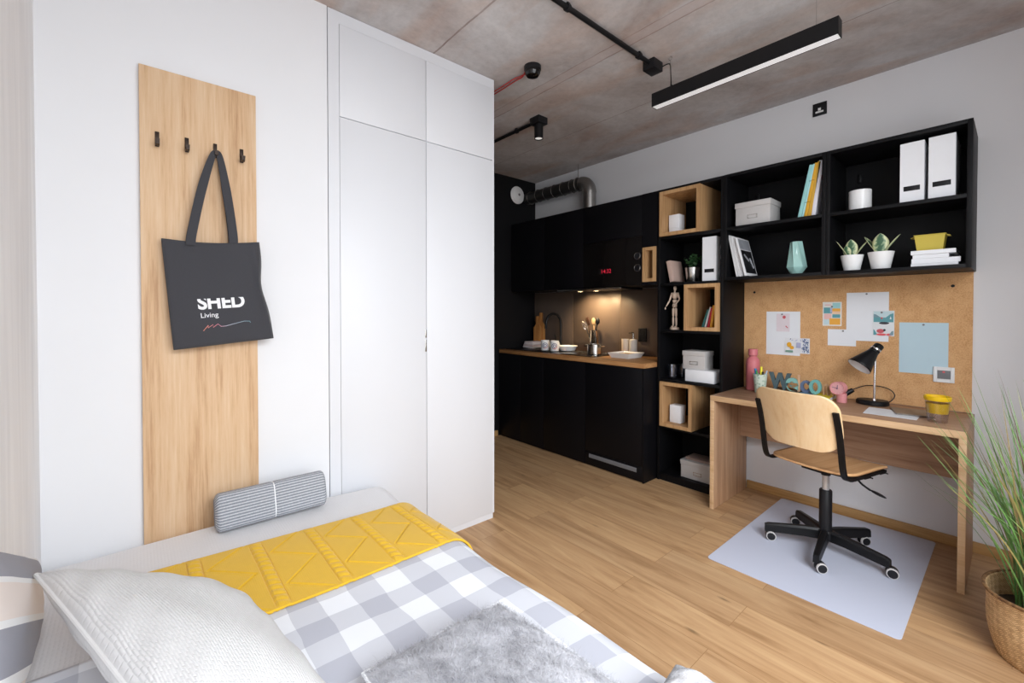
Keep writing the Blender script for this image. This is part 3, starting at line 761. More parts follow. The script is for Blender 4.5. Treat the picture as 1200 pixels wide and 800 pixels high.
obj('body', B().box(UF+.012, 3.40, 2.17, 2.886, 1.494, 1.5105, .002), M['black'], hd, world=True)
obj('front_strip', B().box(UF+.002, UF+.0115, 2.165, 2.89, 1.492, 1.508, .001), M['steel'], hd, world=True)
lm = plain('warm_lamp_lens', (1, .8, .5), .4, noise=0, emit=(1., .72, .36), estr=9.)
for y in (2.713, 2.524):
    k = obj('lamp', B().lathe([(0, 0), (.034, 0), (.034, -.003), (.026, -.003), (.026, -.0012), (0, -.0012)], c=(3.20, y, 1.4938)), M['steel'], hd, world=True)
    obj('lens', B().lathe([(.0255, -.0018), (0, -.0018)], c=(3.20, y, 1.4938)), lm, k, world=True)
    d = bpy.data.lights.new('hood_lamp', 'SPOT'); d.energy = 19.0; d.color = (1., .72, .40); d.spot_size = R(125); d.spot_blend = .8; d.shadow_soft_size = .02
    o = bpy.data.objects.new('hood_lamp_light', d); COL.objects.link(o); o.location = (3.21, y, 1.486); o.rotation_euler = (0, R(-30), 0)

# sink, hob, tap
ZT = .9092
b = B().box(2.965, 3.385, 3.175, 3.185, ZT-.03, ZT+.004).box(2.965, 3.385, 3.515, 3.525, ZT-.03, ZT+.004)
b = B()
b.box(2.965, 3.385, 2.915, 3.19, ZT, ZT+.005, .001)
b.box(2.965, 2.995, 3.19, 3.525, ZT, ZT+.005).box(3.345, 3.385, 3.19, 3.525, ZT, ZT+.005).box(2.995, 3.345, 3.50, 3.525, ZT, ZT+.005).box(2.995, 3.345, 3.19, 3.50, ZT, ZT+.0015)
for k in range(7): b.box(2.99, 3.33, 2.945+k*.033, 2.953+k*.033, ZT+.005, ZT+.0075)
sk = thing('sink', (3.17, 3.2, ZT), 'black composite sink with ribbed drainer at the far end of the worktop', 'sink')
obj('basin', b, M['black'], sk, world=True)
obj('drain', B().lathe([(0, .0045), (.03, .0045), (.04, .003), (.042, .0017)], c=(3.17, 3.35, ZT)), M['steel'], sk, world=True)
hb = thing('hob', (3.17, 2.62, ZT), 'black glass hob on the worktop under the lamps', 'hob')
obj('glass_plate', B().box(2.965, 3.385, 2.375, 2.885, ZT, ZT+.005, .0015), M['black_gloss'], hb, world=True)
zr = plain('hob_ring_print', (.10, .095, .09), .3, noise=0)
for x, y, r in ((3.08, 2.51, .075), (3.08, 2.75, .09), (3.28, 2.50, .06), (3.28, 2.76, .075)):
    b = B(); b.tube([(x+r*math.cos(a*math.pi/24), y+r*math.sin(a*math.pi/24), ZT+.0052) for a in range(49)], .0008, 4, caps=False)
    obj('zone_ring', b, zr, hb, world=True)
fa = thing('kitchen_tap', (3.355, 3.106, ZT+.005), 'tall black gooseneck tap behind the sink', 'tap')
obj('base', B().cyl((3.355, 3.106, ZT+.0052), (3.355, 3.106, ZT+.055), .023, .02), M['black_metal'], fa, world=True)
pts = [(3.355, 3.106, ZT+.05), (3.355, 3.106, 1.17)]+[(3.265+.09*math.cos(a), 3.106+.035*(1-math.cos(a))/2+.0, 1.18+.10*math.sin(a)) for a in [k*math.pi/14 for k in range(15)]]+[(3.172, 3.143, 1.13)]
obj('spout', B().tube(pts, .0125, 14), M['black_metal'], fa, world=True)
obj('lever', B().tube([(3.355, 3.128, ZT+.04), (3.350, 3.158, ZT+.055), (3.345, 3.176, ZT+.15)], .005, 8), M['black_metal'], fa, world=True)

# things on the worktop
G = 'chopping boards by the tap'
for i, (x, y, k, lab) in enumerate(((3.375, 3.415, 1., 'taller oak chopping board with a handle standing behind the tap'), (3.35, 3.445, .9, 'shorter oak chopping board in front of the taller one'))):
    b = B(); w_ = .046
    pr = [(-w_, 0), (w_, 0), (w_, .235*k), (.030, .26*k), (.018, .28*k), (.018, .375*k), (-.018, .375*k), (-.018, .28*k), (-.030, .26*k), (-w_, .235*k)]
    b.prism(pr, -.008, .008); b.xf(T(x, y, ZT+.006) @ RZ(90+18) @ RX(90) @ RX(0))
    solo('chopping_board', b, M['chopping_wood'], (x, y, ZT+.006), lab, 'chopping board', G)
tw = thing('tea_towels', (3.28, 3.44, ZT+.005), 'pile of folded pink-white tea towels at the far end of the worktop', 'towels')
for k, (c, dz) in enumerate((((.75, .70, .70), 0), ((.66, .52, .52), .017), ((.78, .72, .72), .034), ((.70, .60, .60), .051))):
    b = B().box(3.19+.004*k, 3.36-.003*k, 3.36+.006*(k % 2), 3.515-.004*k, ZT+.0052+dz, ZT+.0215+dz, .0075)
    obj('folded_towel', b, plain('towel_%d' % k, c, .95, bump=.5, bscale=150), tw, world=True)
M['mug_ring'] = plain('navy_print', (.05, .06, .16), .4, noise=0); M['mug_ring2'] = plain('red_print', (.5, .08, .07), .4, noise=0)
G = 'white mugs on the drainer'
for x, y, lab in ((3.115, 3.095, 'white mug with a ring emblem, the one nearer the towels'), (3.125, 2.975, 'white mug with a ring emblem, the one nearer the dish')):
    mg = thing('mug', (x, y, ZT+.0077), lab, 'mug', G)
    obj('cup', B().lathe([(0, 0), (.040, 0), (.0425, .004), (.0425, .1), (.039, .1), (.0385, .008), (0, .006)], c=(x, y, ZT+.0078)), M['white_ceramic'], mg, world=True)
    obj('handle', B().tube([(x+.041, y, ZT+.09), (x+.062, y, ZT+.085), (x+.07, y, ZT+.058), (x+.06, y, ZT+.032), (x+.041, y, ZT+.027)], .005, 8), M['white_ceramic'], mg, world=True)
    for a0, a1, r, mm, nm in ((0, 1.35, .026, 'mug_ring', 'navy ring printed on the mug'), (1.35, 2.0, .026, 'mug_ring2', 'red arc printed on the mug'), (0, 2.0, .013, 'mug_ring', 'inner ring printed on the mug')):
        b = B(); dirx = math.atan2(-y, -x); pts = []
        for k in range(25):
            a = math.pi*(a0+(a1-a0)*k/24); s = r*math.cos(a)/.0428; pts.append((x+.0428*math.cos(dirx+s), y+.0428*math.sin(dirx+s), ZT+.056+r*math.sin(a)))
        b.tube(pts, .003, 6); obj('emblem', b, M[mm], mg, world=True, label=nm)
solo('baking_dish', B().lathe([(0, 0), (.075, 0), (.094, .042), (.100, .043), (.099, .047), (.090, .045), (.072, .008), (0, .008)], c=(3.27, 2.935, ZT+.0077), seg=40), M['white_ceramic'], (3.27, 2.935, ZT+.0077), 'shallow white dish on the drainer beside the mugs', 'dish')
po = thing('saucepan', (3.18, 2.525, ZT+.0055), 'shiny steel saucepan with two side handles on the hob', 'saucepan')
obj('pan', B().lathe([(0, 0), (.060, 0), (.066, .004), (.066, .088), (.069, .092), (.064, .092), (.0635, .007), (0, .006)], c=(3.18, 2.525, ZT+.0055)), M['steel'], po, world=True)
for s in (1, -1):
    b = B().tube([(3.18-.02, 2.525+s*.0655, ZT+.078), (3.18-.02, 2.525+s*.09, ZT+.08), (3.18+.02, 2.525+s*.09, ZT+.08), (3.18+.02, 2.525+s*.0655, ZT+.078)], .0055, 8)
    obj('handle', b, M['steel'], po, world=True)
ut = solo('utensil_jar', B().lathe([(0, 0), (.044, 0), (.046, .003), (.046, .205), (.048, .208), (.0445, .208), (.044, .006), (0, .005)], c=(3.345, 2.655, ZT+.0055)), M['steel'], (3.345, 2.655, ZT+.0055), 'tall steel jar of cooking utensils behind the saucepan', 'utensil jar')
def utensil(name, lab, foot, tip, mat, head):
    t = thing(name, foot, lab, 'utensil', 'utensils in the steel jar')
    f, p = Vector(foot), Vector(tip); d = (p-f).normalized()
    obj('shaft', B().tube([f, p], .005, 8), mat, t, world=True)
    rot = d.to_track_quat('Z', 'Y').to_matrix().to_4x4()
    if head == 'spoon': b = B().sph((0, 0, 0), (.026, .008, .038), 14); b.xf(T(*(p+d*.03)) @ rot @ RZ(65))
    elif head == 'ladle': b = B().sph((0, 0, 0), (.032, .022, .034), 14); b.xf(T(*(p+d*.025)) @ rot @ RZ(65))
    elif head == 'spatula': b = B().box(-.024, .024, -.003, .003, 0, .08, .0025); b.xf(T(*p) @ rot @ RZ(65))
    elif head == 'whisk':
        b = B()
        for k in range(5):
            a = math.pi*k/5; b.tube([(.022*math.sin(s)*math.cos(a)*sg, .022*math.sin(s)*math.sin(a)*sg, .045*(1-math.cos(s))) for sg in (1,) for s in [j*math.pi/8 for j in range(9)]], .0012, 5)
            b.tube([(-.022*math.sin(s)*math.cos(a), -.022*math.sin(s)*math.sin(a), .045*(1-math.cos(s))) for s in [j*math.pi/8 for j in range(9)]], .0012, 5)
        b.xf(T(*p) @ rot)
    obj('head', b, mat, t, world=True)
jx, jy, jz = 3.345, 2.655, ZT+.02
M['utensil_wood'] = plain('utensil_wood', (.50, .34, .19), .6, noise=.1)
M['utensil_brown'] = plain('brown_nylon', (.06, .028, .018), .5)
utensil('spatula', 'brown nylon spatula leaning left in the utensil jar', (jx, jy-.015, jz), (jx-.01, jy+.060, 1.170), M['utensil_brown'], 'spatula')
utensil('ladle', 'black ladle leaning right in the utensil jar', (jx, jy+.018, jz), (jx-.015, jy-.040, 1.185), M['black_plastic'], 'ladle')
utensil('wooden_spoon', 'pale wooden spoon in the middle of the utensil jar', (jx+.01, jy, jz), (jx+.005, jy+.015, 1.175), M['utensil_wood'], 'spoon')
utensil('whisk', 'steel whisk leaning far left in the utensil jar', (jx-.012, jy-.01, jz), (jx-.02, jy+.085, 1.13), M['steel'], 'whisk')
st = plain('stoneware_beige', (.60, .52, .44), .55, noise=.05)
solo('tumbler', B().lathe([(0, 0), (.031, 0), (.033, .004), (.034, .146), (.031, .146), (.030, .006), (0, .006)], c=(3.36, 2.318, ZT)), st, (3.36, 2.318, ZT), 'beige stoneware tumbler behind the white tray', 'tumbler')
sd = thing('soap_dispenser', (3.36, 2.236, ZT), 'pale soap dispenser with a metal pump beside the beige tumbler', 'soap dispenser')
obj('bottle', B().lathe([(0, 0), (.033, 0), (.035, .004), (.035, .138), (.028, .146), (.012, .147), (.012, .15), (0, .15)], c=(3.36, 2.236, ZT)), plain('stoneware_grey', (.58, .55, .52), .5, noise=.05), sd, world=True)
obj('pump', B().cyl((3.36, 2.236, ZT+.1505), (3.36, 2.236, ZT+.205), .007).tube([(3.36, 2.236, ZT+.203), (3.34, 2.24, ZT+.208), (3.31, 2.245, ZT+.203)], .006, 8), M['steel'], sd, world=True)
ty = thing('serving_tray', (3.18, 2.19, ZT), 'square white flared tray at the near end of the worktop', 'tray')
b = B()
def ring_sq(h, z): return [b.bm.verts.new((3.185+sx*h*1.12, 2.19+sy*h, z)) for sx, sy in ((-1, -1), (1, -1), (1, 1), (-1, 1))]
r0 = ring_sq(.085, ZT+.0005); r1 = ring_sq(.105, ZT+.043); r2 = ring_sq(.099, ZT+.043); r3 = ring_sq(.08, ZT+.006)
b._skin([r0, r1, r2, r3]); b.bm.faces.new(r0[::-1]); b.bm.faces.new(r3)
obj('tray_body', b, M['white_plastic'], ty, world=True)
solo('wooden_coaster', B().box(3.135, 3.235, 2.14, 2.24, ZT+.0065, ZT+.036, .004), M['utensil_wood'], (3.185, 2.19, ZT+.0065), 'pale wooden block lying in the white tray', 'block')
so = thing('wall_socket', (XR-.016, 2.175, 1.09), 'black double socket on the splashback near the bookcase', 'socket')
obj('face_plate', B().box(XR-.030, XR-.0142, 2.135, 2.215, 1.035, 1.155, .003), M['black_plastic'], so, world=True)
for z in (1.067, 1.123): obj('outlet', B().lathe([(.025, 0), (.025, .002), (.022, .002), (.021, 0)], M=T(XR-.0301, 2.175, z) @ RY(-90)), M['black_metal'], so, world=True)

# ducting above the wall units
du = thing('ventilation_duct', (3.30, 2.684, 2.236), 'round metal ventilation duct bending from the cabinet top to the black end wall', 'duct')
DX, DZ, DR = 3.305, 2.545, .062
obj('riser', B().cyl((DX, 2.69, 2.2345), (DX, 2.69, DZ-.10), DR, seg=36).cyl((DX, 2.69, DZ-.11), (DX, 2.69, DZ-.095), DR+.004, seg=36), M['galv'], du, world=True)
el = [(DX, 2.69+.10*(1-math.cos(a)), DZ-.10+.10*math.sin(a)) for a in [k*math.pi/2/10 for k in range(11)]]
obj('elbow', B().tube(el, DR+.002, 36, caps=False), M['galv'], du, world=True)
b = B()
n = 90
b.tube([(DX, 2.79+(YB-2.791)*k/n, DZ) for k in range(n+1)], [DR-.002+.0022*abs(math.sin(k*1.57)) for k in range(n+1)], 36)
obj('sleeve', b, M['duct_black'], du, world=True)
for y in (2.83, 2.90, 3.02, 3.14, 3.26, 3.38, 3.50):
    b = B(); b.tube([(DX+(DR+.003)*math.cos(a*math.pi/20), y, DZ+(DR+.003)*math.sin(a*math.pi/20)) for a in range(41)], .0032 if y > 2.88 else .006, 8, caps=False)
    obj('band', b, M['steel'], du, world=True)
obj('hanger_rod', B().cyl((DX, 2.83, DZ+DR), (DX, 2.83, ZC-.0005), .004, seg=10), M['steel'], du, world=True)
va = thing('air_valve', (3.164, YB, 2.567), 'round white air valve high on the black end wall', 'air valve')
va_m = T(3.16, YB-.0005, 2.565) @ RX(90)
obj('rim', B().lathe([(.094, 0), (.095, .006), (.082, .016), (.070, .014), (.066, 0)], M=va_m, seg=40), M['white_plastic'], va, world=True)
obj('disc', B().lathe([(0, .034), (.02, .034), (.055, .028), (.074, .017), (.070, .010), (0, .006)], M=va_m, seg=40), M['white_plastic'], va, world=True)
obj('screw', B().lathe([(0, .039), (.012, .039), (.014, .0345)], M=va_m), M['grey_plastic'], va, world=True)
# ================================================================ BOOKCASE AND WALL SHELVES
BK = XR-.004
def frame_box(b, y0, y1, z0, z1, tk, x0, x1, back=True):
    b.box(x0, x1, y0, y0+tk, z0, z1).box(x0, x1, y1-tk, y1, z0, z1)
    b.box(x0, x1, y0+tk, y1-tk, z0, z0+tk).box(x0, x1, y0+tk, y1-tk, z1-tk, z1)
    if back: b.box(x1-.006, x1, y0+tk, y1-tk, z0+tk, z1-tk)
bc = thing('bookcase', (3.25, 1.575, 0), 'tall narrow black bookcase between the kitchen and the desk', 'bookcase')
obj('side_panel', B().box(UF, BK, 1.804, 1.8265, .001, 2.235, .0008), M['black_shelf'], bc, world=True)
obj('side_panel', B().box(UF, BK, 1.327, 1.3475, .001, 2.235, .0008), M['black_shelf'], bc, world=True)
obj('top_panel', B().box(UF, BK, 1.3480, 1.8035, 2.2145, 2.235, .0008), M['black_shelf'], bc, world=True)
obj('back_panel', B().box(BK-.008, BK, 1.3480, 1.8035, .05, 2.214), M['black_shelf'], bc, world=True)
obj('plinth', B().box(UF+.012, UF+.03, 1.3480, 1.8035, .001, .0375), M['black_shelf'], bc, world=True)
SZ = [.058, .427, .787, 1.163, 1.520, 1.874]      # tops of the shelf boards
for z in SZ: obj('shelf', B().box(UF+.001, BK-.0085, 1.3480, 1.8035, z-.020, z, .0008), M['black_shelf'], bc, world=True)
G = 'black wall shelf units above the desk'
for y0, y1, lab in ((.742, 1.3255, 'open black wall shelf unit above the desk, next to the bookcase'), (.149, .7405, 'open black wall shelf unit above the desk, at the free end')):
    t = thing('wall_shelf', (3.25, (y0+y1)/2, 1.516), lab, 'wall shelf', G)
    obj('side_panel', B().box(UF, BK, y0, y0+.0195, 1.516, 2.236, .0008), M['black_shelf'], t, world=True)
    obj('side_panel', B().box(UF, BK, y1-.0195, y1, 1.516, 2.236, .0008), M['black_shelf'], t, world=True)
    obj('top_panel', B().box(UF, BK, y0+.02, y1-.02, 2.2165, 2.236, .0008), M['black_shelf'], t, world=True)
    obj('bottom_panel', B().box(UF, BK, y0+.02, y1-.02, 1.516, 1.5355, .0008), M['black_shelf'], t, world=True)
    obj('shelf', B().box(UF+.001, BK-.0085, y0+.02, y1-.02, 1.857, 1.877, .0008), M['black_shelf'], t, world=True)
    obj('back_panel', B().box(BK-.008, BK, y0+.02, y1-.02, 1.536, 2.216), M['black_shelf'], t, world=True)
    for yy in (y0+.06, y1-.10):
        obj('hanging_bracket', B().box(BK-.022, BK-.0085, yy, yy+.018, 2.10, 2.15, .002).cyl((BK-.026, yy+.009, 2.115), (BK-.022, yy+.009, 2.115), .0035, seg=8).cyl((BK-.026, yy+.009, 2.137), (BK-.022, yy+.009, 2.137), .003, seg=8), M['black_metal'], t, world=True)
# oak cubes let into the bookcase
G = 'oak display boxes in the bookcase'
for y0, y1, z0, z1, x0, lab in ((1.487, 1.803, SZ[5]+.0005, 2.2135, UF-.018, 'oak display box at the top of the bookcase with a white gift box inside'),
                            (1.349, 1.600, SZ[3]+.0005, 1.4995, UF-.022, 'oak display box beside the wooden mannequin with small books inside'),
                            (1.538, 1.795, SZ[1]+.0005, .7665, UF-.018, 'oak display box low in the bookcase with a plain white box inside')):
    b = B(); frame_box(b, y0, y1, z0, z1, .026, x0, BK-.012, False)
    t = thing('display_box', (3.2, (y0+y1)/2, z0), lab, 'display box', G)
    obj('frame', b, M['wood_box'], t, world=True)
    obj('back_panel', B().box(BK-.02, BK-.0125, y0+.0265, y1-.0265, z0+.0265, z1-.0265), M['black_shelf'], t, world=True)

def carton(name, x0, x1, y0, y1, z0, h, mat, label, cat, lid=.03, holder=True, group=None, over=.004):
    t = thing(name, ((x0+x1)/2, (y0+y1)/2, z0), label, cat, group)
    obj('box_body', B().box(x0, x1, y0, y1, z0+.0005, z0+h-lid, .0015), mat, t, world=True)
    obj('lid', B().box(x0-over, x1+over, y0-over, y1+over, z0+h-lid+.0003, z0+h, .0015), mat, t, world=True)
    if holder:
        ym, zm = (y0+y1)/2, z0+(h-lid)*.48
        b = B(); w_, q = .03, .012
        b.box(x0-.003, x0-.0003, ym-w_, ym+w_, zm+q-.003, zm+q).box(x0-.003, x0-.0003, ym-w_, ym+w_, zm-q, zm-q+.003).box(x0-.003, x0-.0003, ym-w_, ym-w_+.003, zm-q, zm+q).box(x0-.003, x0-.0003, ym+w_-.003, ym+w_, zm-q, zm+q)
        obj('label_holder', b, M['steel'], t, world=True)
    return t
gA = SZ[5]+.0268
carton('gift_box', 3.12, 3.20, 1.680, 1.762, gA, .14, M['white_card'], 'small white two-part gift box in the top oak display box', 'box', lid=.10, holder=False, over=.0006)
solo('white_box', B().box(3.11, 3.19, 1.655, 1.745, SZ[1]+.0268, SZ[1]+.0268+.135, .006), M['white_card'], (3.15, 1.70, SZ[1]+.0268), 'plain white block-shaped box in the lowest oak display box', 'box')
def binder(x0, x1, y0, y1, z0, h, label):
    t = thing('magazine_file', ((x0+x1)/2, (y0+y1)/2, z0), label, 'magazine file', 'white magazine files')
    b = B().box(x0, x0+.004, y0, y1, z0+.0005, z0+h).box(x1-.004, x1, y0, y1, z0+.0005, z0+h).box(x0+.004, x1-.004, y0, y0+.004, z0+.0005, z0+h).box(x0+.004, x1-.004, y1-.004, y1, z0+.0005, z0+h).box(x0+.004, x1-.004, y0+.004, y1-.004, z0+.0005, z0+.005).box(x0+.004, x1-.004, y0+.004, y1-.004, z0+h-.004, z0+h)
    obj('case', b, M['white_card'], t, world=True)
    w_ = y1-y0
    obj('label_slot', B().box(x0-.0016, x0-.0003, y0+w_*.16, y1-w_*.16, z0+h*.195, z0+h*.275, .0005), M['black_plastic'], t, world=True)
binder(3.105, 3.36, 1.392, 1.492, SZ[4], .315, 'white magazine file with a black label in the bookcase beside the potted plant')
binder(3.105, 3.37, .325, .420, 1.877, .315, 'white magazine file on the upper wall shelf, the one nearer the white candle')
binder(3.105, 3.37, .210, .309, 1.877, .318, 'white magazine file on the upper wall shelf, the one at the outer end')

def book(yb, yt, z0, x0, depth, h, w_, mat, label, cat='book', group=None, name='book', pages=None, extra=None):
    """upright book leaning in the Y direction: foot edge at yb, top at yt"""
    ang = math.atan2(yt-yb, h); L = h
    t = thing(name, (x0+depth/2, yb, z0), label, cat, group)
    Mx = T(x0, yb, z0+.001+max(0, math.sin(-ang))*0) @ RX(-math.degrees(ang))
    # thickness grows towards -Y; keep the lowest corner on the shelf
    Mx = T(x0, yb, z0+.0008+ (w_*math.sin(ang) if ang > 0 else 0)) @ RX(-math.degrees(ang))
    b = B().box(0, depth, -w_, 0, 0, L, .0012, M=Mx)
    obj('cover', b, mat, t, world=True)
    if pages:
        obj('pages', B().box(.003, depth-.003, -w_+.002, -.002, L+.0001, L+.0008, M=Mx), M['paper'], t, world=True)
    if extra: extra(t, Mx, depth, L, w_)
    return t
Mc = lambda n, c, **k: plain(n, c, .6, noise=.03, **k)
aqua, aqua2, ochre, ochre2, mag = Mc('aqua_cloth', hexc(150, 205, 205)), Mc('pale_aqua', hexc(170, 220, 222)), Mc('ochre', hexc(214, 160, 40)), Mc('mustard', hexc(204, 160, 58)), Mc('magenta', hexc(190, 30, 70))
G = 'coloured folders on the upper wall shelf'
def elastic(t, Mx, d, L, w_):
    for q in (.28, .68): obj('elastic', B().tube([(.0, -w_-.0005, L*q), (-.0012, -w_*.5, L*q+.002), (0, .0006, L*q)], .0012, 5).xf(Mx), M['black_plastic'], t, world=True)
zb = 1.877
book(.895, .832, zb, 3.10, .22, .318, .019, aqua, 'thick aqua folder, leftmost of the leaning folders', 'folder', G, 'folder')
book(.8735, .813, zb, 3.10, .22, .318, .010, aqua2, 'thin pale aqua folder next to the thick aqua one', 'folder', G, 'folder', extra=elastic)
book(.861, .805, zb, 3.10, .22, .322, .016, ochre, 'orange-yellow folder in the middle of the leaning row', 'folder', G, 'folder', extra=elastic)
book(.8430, .790, zb, 3.10, .22, .326, .018, ochre2, 'mustard folder beside the white folder', 'folder', G, 'folder')
def emb(t, Mx, d, L, w_): obj('sticker', B().lathe([(0, 0), (.022, 0), (.022, .0006), (0, .0006)], M=Mx @ T(.03, -w_-.0001, L*.72) @ RX(90)), mag, t, world=True)
book(.8225, .783, zb, 3.10, .22, .328, .021, Mc('lilac_white', hexc(225, 224, 232)), 'lilac-white folder with a magenta sticker, rightmost of the leaning folders', 'folder', G, 'folder', extra=emb)
carton('storage_box', 3.11, 3.29, 1.052, 1.265, 1.877, .158, M['grey_card'], 'light grey lidded storage box on the upper wall shelf', 'storage box', lid=.036)
cj = thing('candle_jar', (3.19, .605, 1.877), 'short white candle jar on the upper wall shelf', 'candle')
obj('jar', B().lathe([(0, 0), (.050, 0), (.053, .004), (.053, .122), (.049, .122), (.048, .10), (0, .10)], c=(3.19, .605, 1.8775)), M['white_ceramic'], cj, world=True)
obj('wick', B().cyl((3.19, .605, 1.9777), (3.19, .605, 1.988), .0012, seg=6), M['black_plastic'], cj, world=True)
# magazines leaning left on the lower shelf
G = 'white magazines on the lower wall shelf'
offw = [Mc('offwhite_%d' % i, c) for i, c in enumerate(((.70, .70, .71), (.62, .62, .63), (.74, .74, .75), (.66, .66, .68), (.76, .76, .78)))]
zl = 1.5355
for i, (yb, lab) in enumerate(((1.255, 'leftmost white magazine of the leaning row above the desk'), (1.243, 'second white magazine from the left in the leaning row'), (1.231, 'third white magazine from the left in the leaning row'), (1.219, 'fourth white magazine from the left, just behind the pictured one'))):
    book(yb, yb+.058, zl, 3.10, .215, .292-.006*i, .0105, offw[i], lab, 'magazine', G, 'magazine')
ph = plain('dark_photo_print', (.012, .012, .014), .35, noise=.6, nscale=25); pg = plain('grey_photo_print', (.30, .31, .34), .35, noise=.5, nscale=18)
def cover(t, Mx, d, L, w_):
    obj('cover_photo', B().box(.014, d-.012, -w_-.0006, -w_-.0001, .02, L*.68, M=Mx), ph, t, world=True, label='black photo on the cover')
    obj('cover_photo', B().box(.014, d-.012, -w_-.0006, -w_-.0001, L*.70, L*.97, M=Mx), pg, t, world=True, label='grey photo strip at the top of the cover')
    obj('photo_figure', B().tube([(.05, -w_-.0008, .15), (.10, -w_-.0008, .11), (.13, -w_-.0008, .13), (.16, -w_-.0008, .06)], .006, 6).xf(Mx), pg, t, world=True)
book(1.196, 1.262, zl, 3.085, .20, .268, .012, offw[4], 'white magazine with a black photo cover, rightmost of the leaning row', 'magazine', G, 'magazine', extra=cover)
# faceted vase
va_ = thing('vase', (3.17, .918, zl), 'pale teal faceted glass vase on the lower wall shelf', 'vase')
b = B(); rings = []
for r, z, o in ((.030, 0, 0), (.057, .045, .5), (.034, .205, 0), (.031, .205, 0), (.045, .06, .5), (.02, .01, 0)):
    rings.append([b.bm.verts.new((3.17+r*math.cos(2*math.pi*(k+o)/7), .918+r*math.sin(2*math.pi*(k+o)/7), zl+.0005+z)) for k in range(7)])
for A_, B_ in zip(rings, rings[1:]):
    for k in range(7):
        j = (k+1) % 7
        b.bm.faces.new((A_[k], A_[j], B_[k])); b.bm.faces.new((A_[j], B_[j], B_[k]))
b.bm.faces.new(rings[0][::-1]); b.bm.faces.new(rings[-1])
obj('glass_body', b, plain('teal_glass', hexc(158, 198, 192), .12, noise=.05, nscale=8, spec=.6), va_, world=True, ang=5)
# two snake plants
def leaf_mat():
    m, nt, p = _nt('variegated_leaf'); p.inputs['Roughness'].default_value = .45
    tc = _n(nt, 'ShaderNodeTexCoord'); sp = _n(nt, 'ShaderNodeSeparateXYZ'); nt.links.new(tc.outputs['UV'], sp.inputs[0])
    e = math_n(nt, 'ABSOLUTE', math_n(nt, 'SUBTRACT', math_n(nt, 'MULTIPLY', sp.outputs['X'], 2.), 1.))
    nz = _n(nt, 'ShaderNodeTexNoise', Scale=55., Detail=3.); nt.links.new(tc.outputs['Object'], nz.inputs['Vector'])
    q = math_n(nt, 'ADD', e, math_n(nt, 'MULTIPLY', math_n(nt, 'SUBTRACT', nz.outputs['Fac'], .5), 1.5))
    r = ramp(nt, [(.25, hexc(60, 98, 70)), (.5, hexc(130, 155, 120)), (.72, hexc(200, 204, 160))]); nt.links.new(q, r.inputs[0])
    nt.links.new(r.outputs[0], p.inputs['Base Color']); return m
M['leaf'] = leaf_mat()
def snake_plant(x, y, z, label, specs, k=1.):
    t = thing('potted_snake_plant', (x, y, z), label, 'plant', 'snake plants on the wall shelf')
    obj('pot', B().lathe([(0, 0), (.036*k, 0), (.038*k, .003), (.055*k, .090*k), (.052*k, .090*k), (.048*k, .075*k), (0, .075*k)], c=(x, y, z+.0006)), M['white_ceramic'], t, world=True)
    obj('soil', B().lathe([(.0478*k, .0765*k), (0, .079*k)], c=(x, y, z+.0006)), M['soil'], t, world=True)
    for az, lean, L, w_, ox, oy in specs:
        b = B()
        d = Vector((math.cos(R(az))*math.sin(R(lean)), math.sin(R(az))*math.sin(R(lean)), math.cos(R(lean))))
        sd = Vector((-math.sin(R(az)), math.cos(R(az)), 0)); n_ = d.cross(sd)
        def lf(u, v):
            s = 2*u-1; ww = w_*(math.sin(math.pi*min(1, .22+.78*v))**.7)*(1 if v < 1 else 0); ww = w_*((.55+.45*math.sin(math.pi*min(v/.55, 1)/2)) if v < .55 else math.cos((v-.55)/.45*math.pi/2)**.8)
            return Vector((x+ox, y+oy, z+.076*k))+d*(L*v)+sd*(s*ww)+n_*(.25*ww*s*s)+d.cross(Vector((0, 0, 1)))*0
        b.grid(lf, 8, 14, lambda u, v: (u, v))
        obj('leaf', b, M['leaf'], t, world=True, solid=.0022, recalc=False, ang=60, offset=0)
snake_plant(3.15, .632, zl, 'snake plant in a white pot, the smaller one nearer the vase', [(180, 6, .105, .030, -.016, 0), (100, 30, .115, .015, -.02, .012), (-70, 34, .120, .026, -.004, -.010), (20, 14, .095, .028, .016, .004), (160, 10, .07, .022, -.02, .018)])
snake_plant(3.15, .502, zl, 'snake plant in a white pot, the larger one nearer the stacked books', [(182, 4, .118, .036, -.014, 0), (75, 32, .130, .030, 0, .010), (-80, 34, .128, .024, -.006, -.010), (10, 20, .11, .03, .018, 0)], 1.07)
# stacked books and yellow tin
G = 'white books stacked under the yellow tin'
z = zl
for i, (y0, y1, h, x0, dx, lab) in enumerate(((.196, .372, .015, 3.105, .23, 'lowest white book of the stack under the yellow tin'), (.188, .370, .026, 3.108, .235, 'thick white book second from the bottom of the stack'), (.212, .366, .020, 3.11, .22, 'white book second from the top of the stack'), (.205, .373, .021, 3.105, .225, 'topmost white book directly under the yellow tin'))):
    t = thing('book', (x0+dx/2, (y0+y1)/2, z), lab, 'book', G)
    if i == 2: y0 += .018; 
    obj('cover', B().box(x0, x0+dx, y0, y1, z+.0005, z+.003).box(x0, x0+dx, y0, y1, z+h-.0025, z+h).box(x0, x0+.003, y0, y1, z+.003, z+h-.0025), M['white_card'], t, world=True)
    obj('pages', B().box(x0+.0032, x0+dx-.003, y0+.003, y1-.003, z+.0032, z+h-.0027), M['paper'], t, world=True)
    z += h+.0006
tt = thing('planter_tin', (3.19, .30, z), 'mustard yellow tapered rectangular tin on the stack of white books', 'tin')
b = B()
def rr_(hx, hy, zz): return [b.bm.verts.new((3.19+sx*hx, .305+sy*hy, zz)) for sx, sy in ((-1, -1), (1, -1), (1, 1), (-1, 1))]
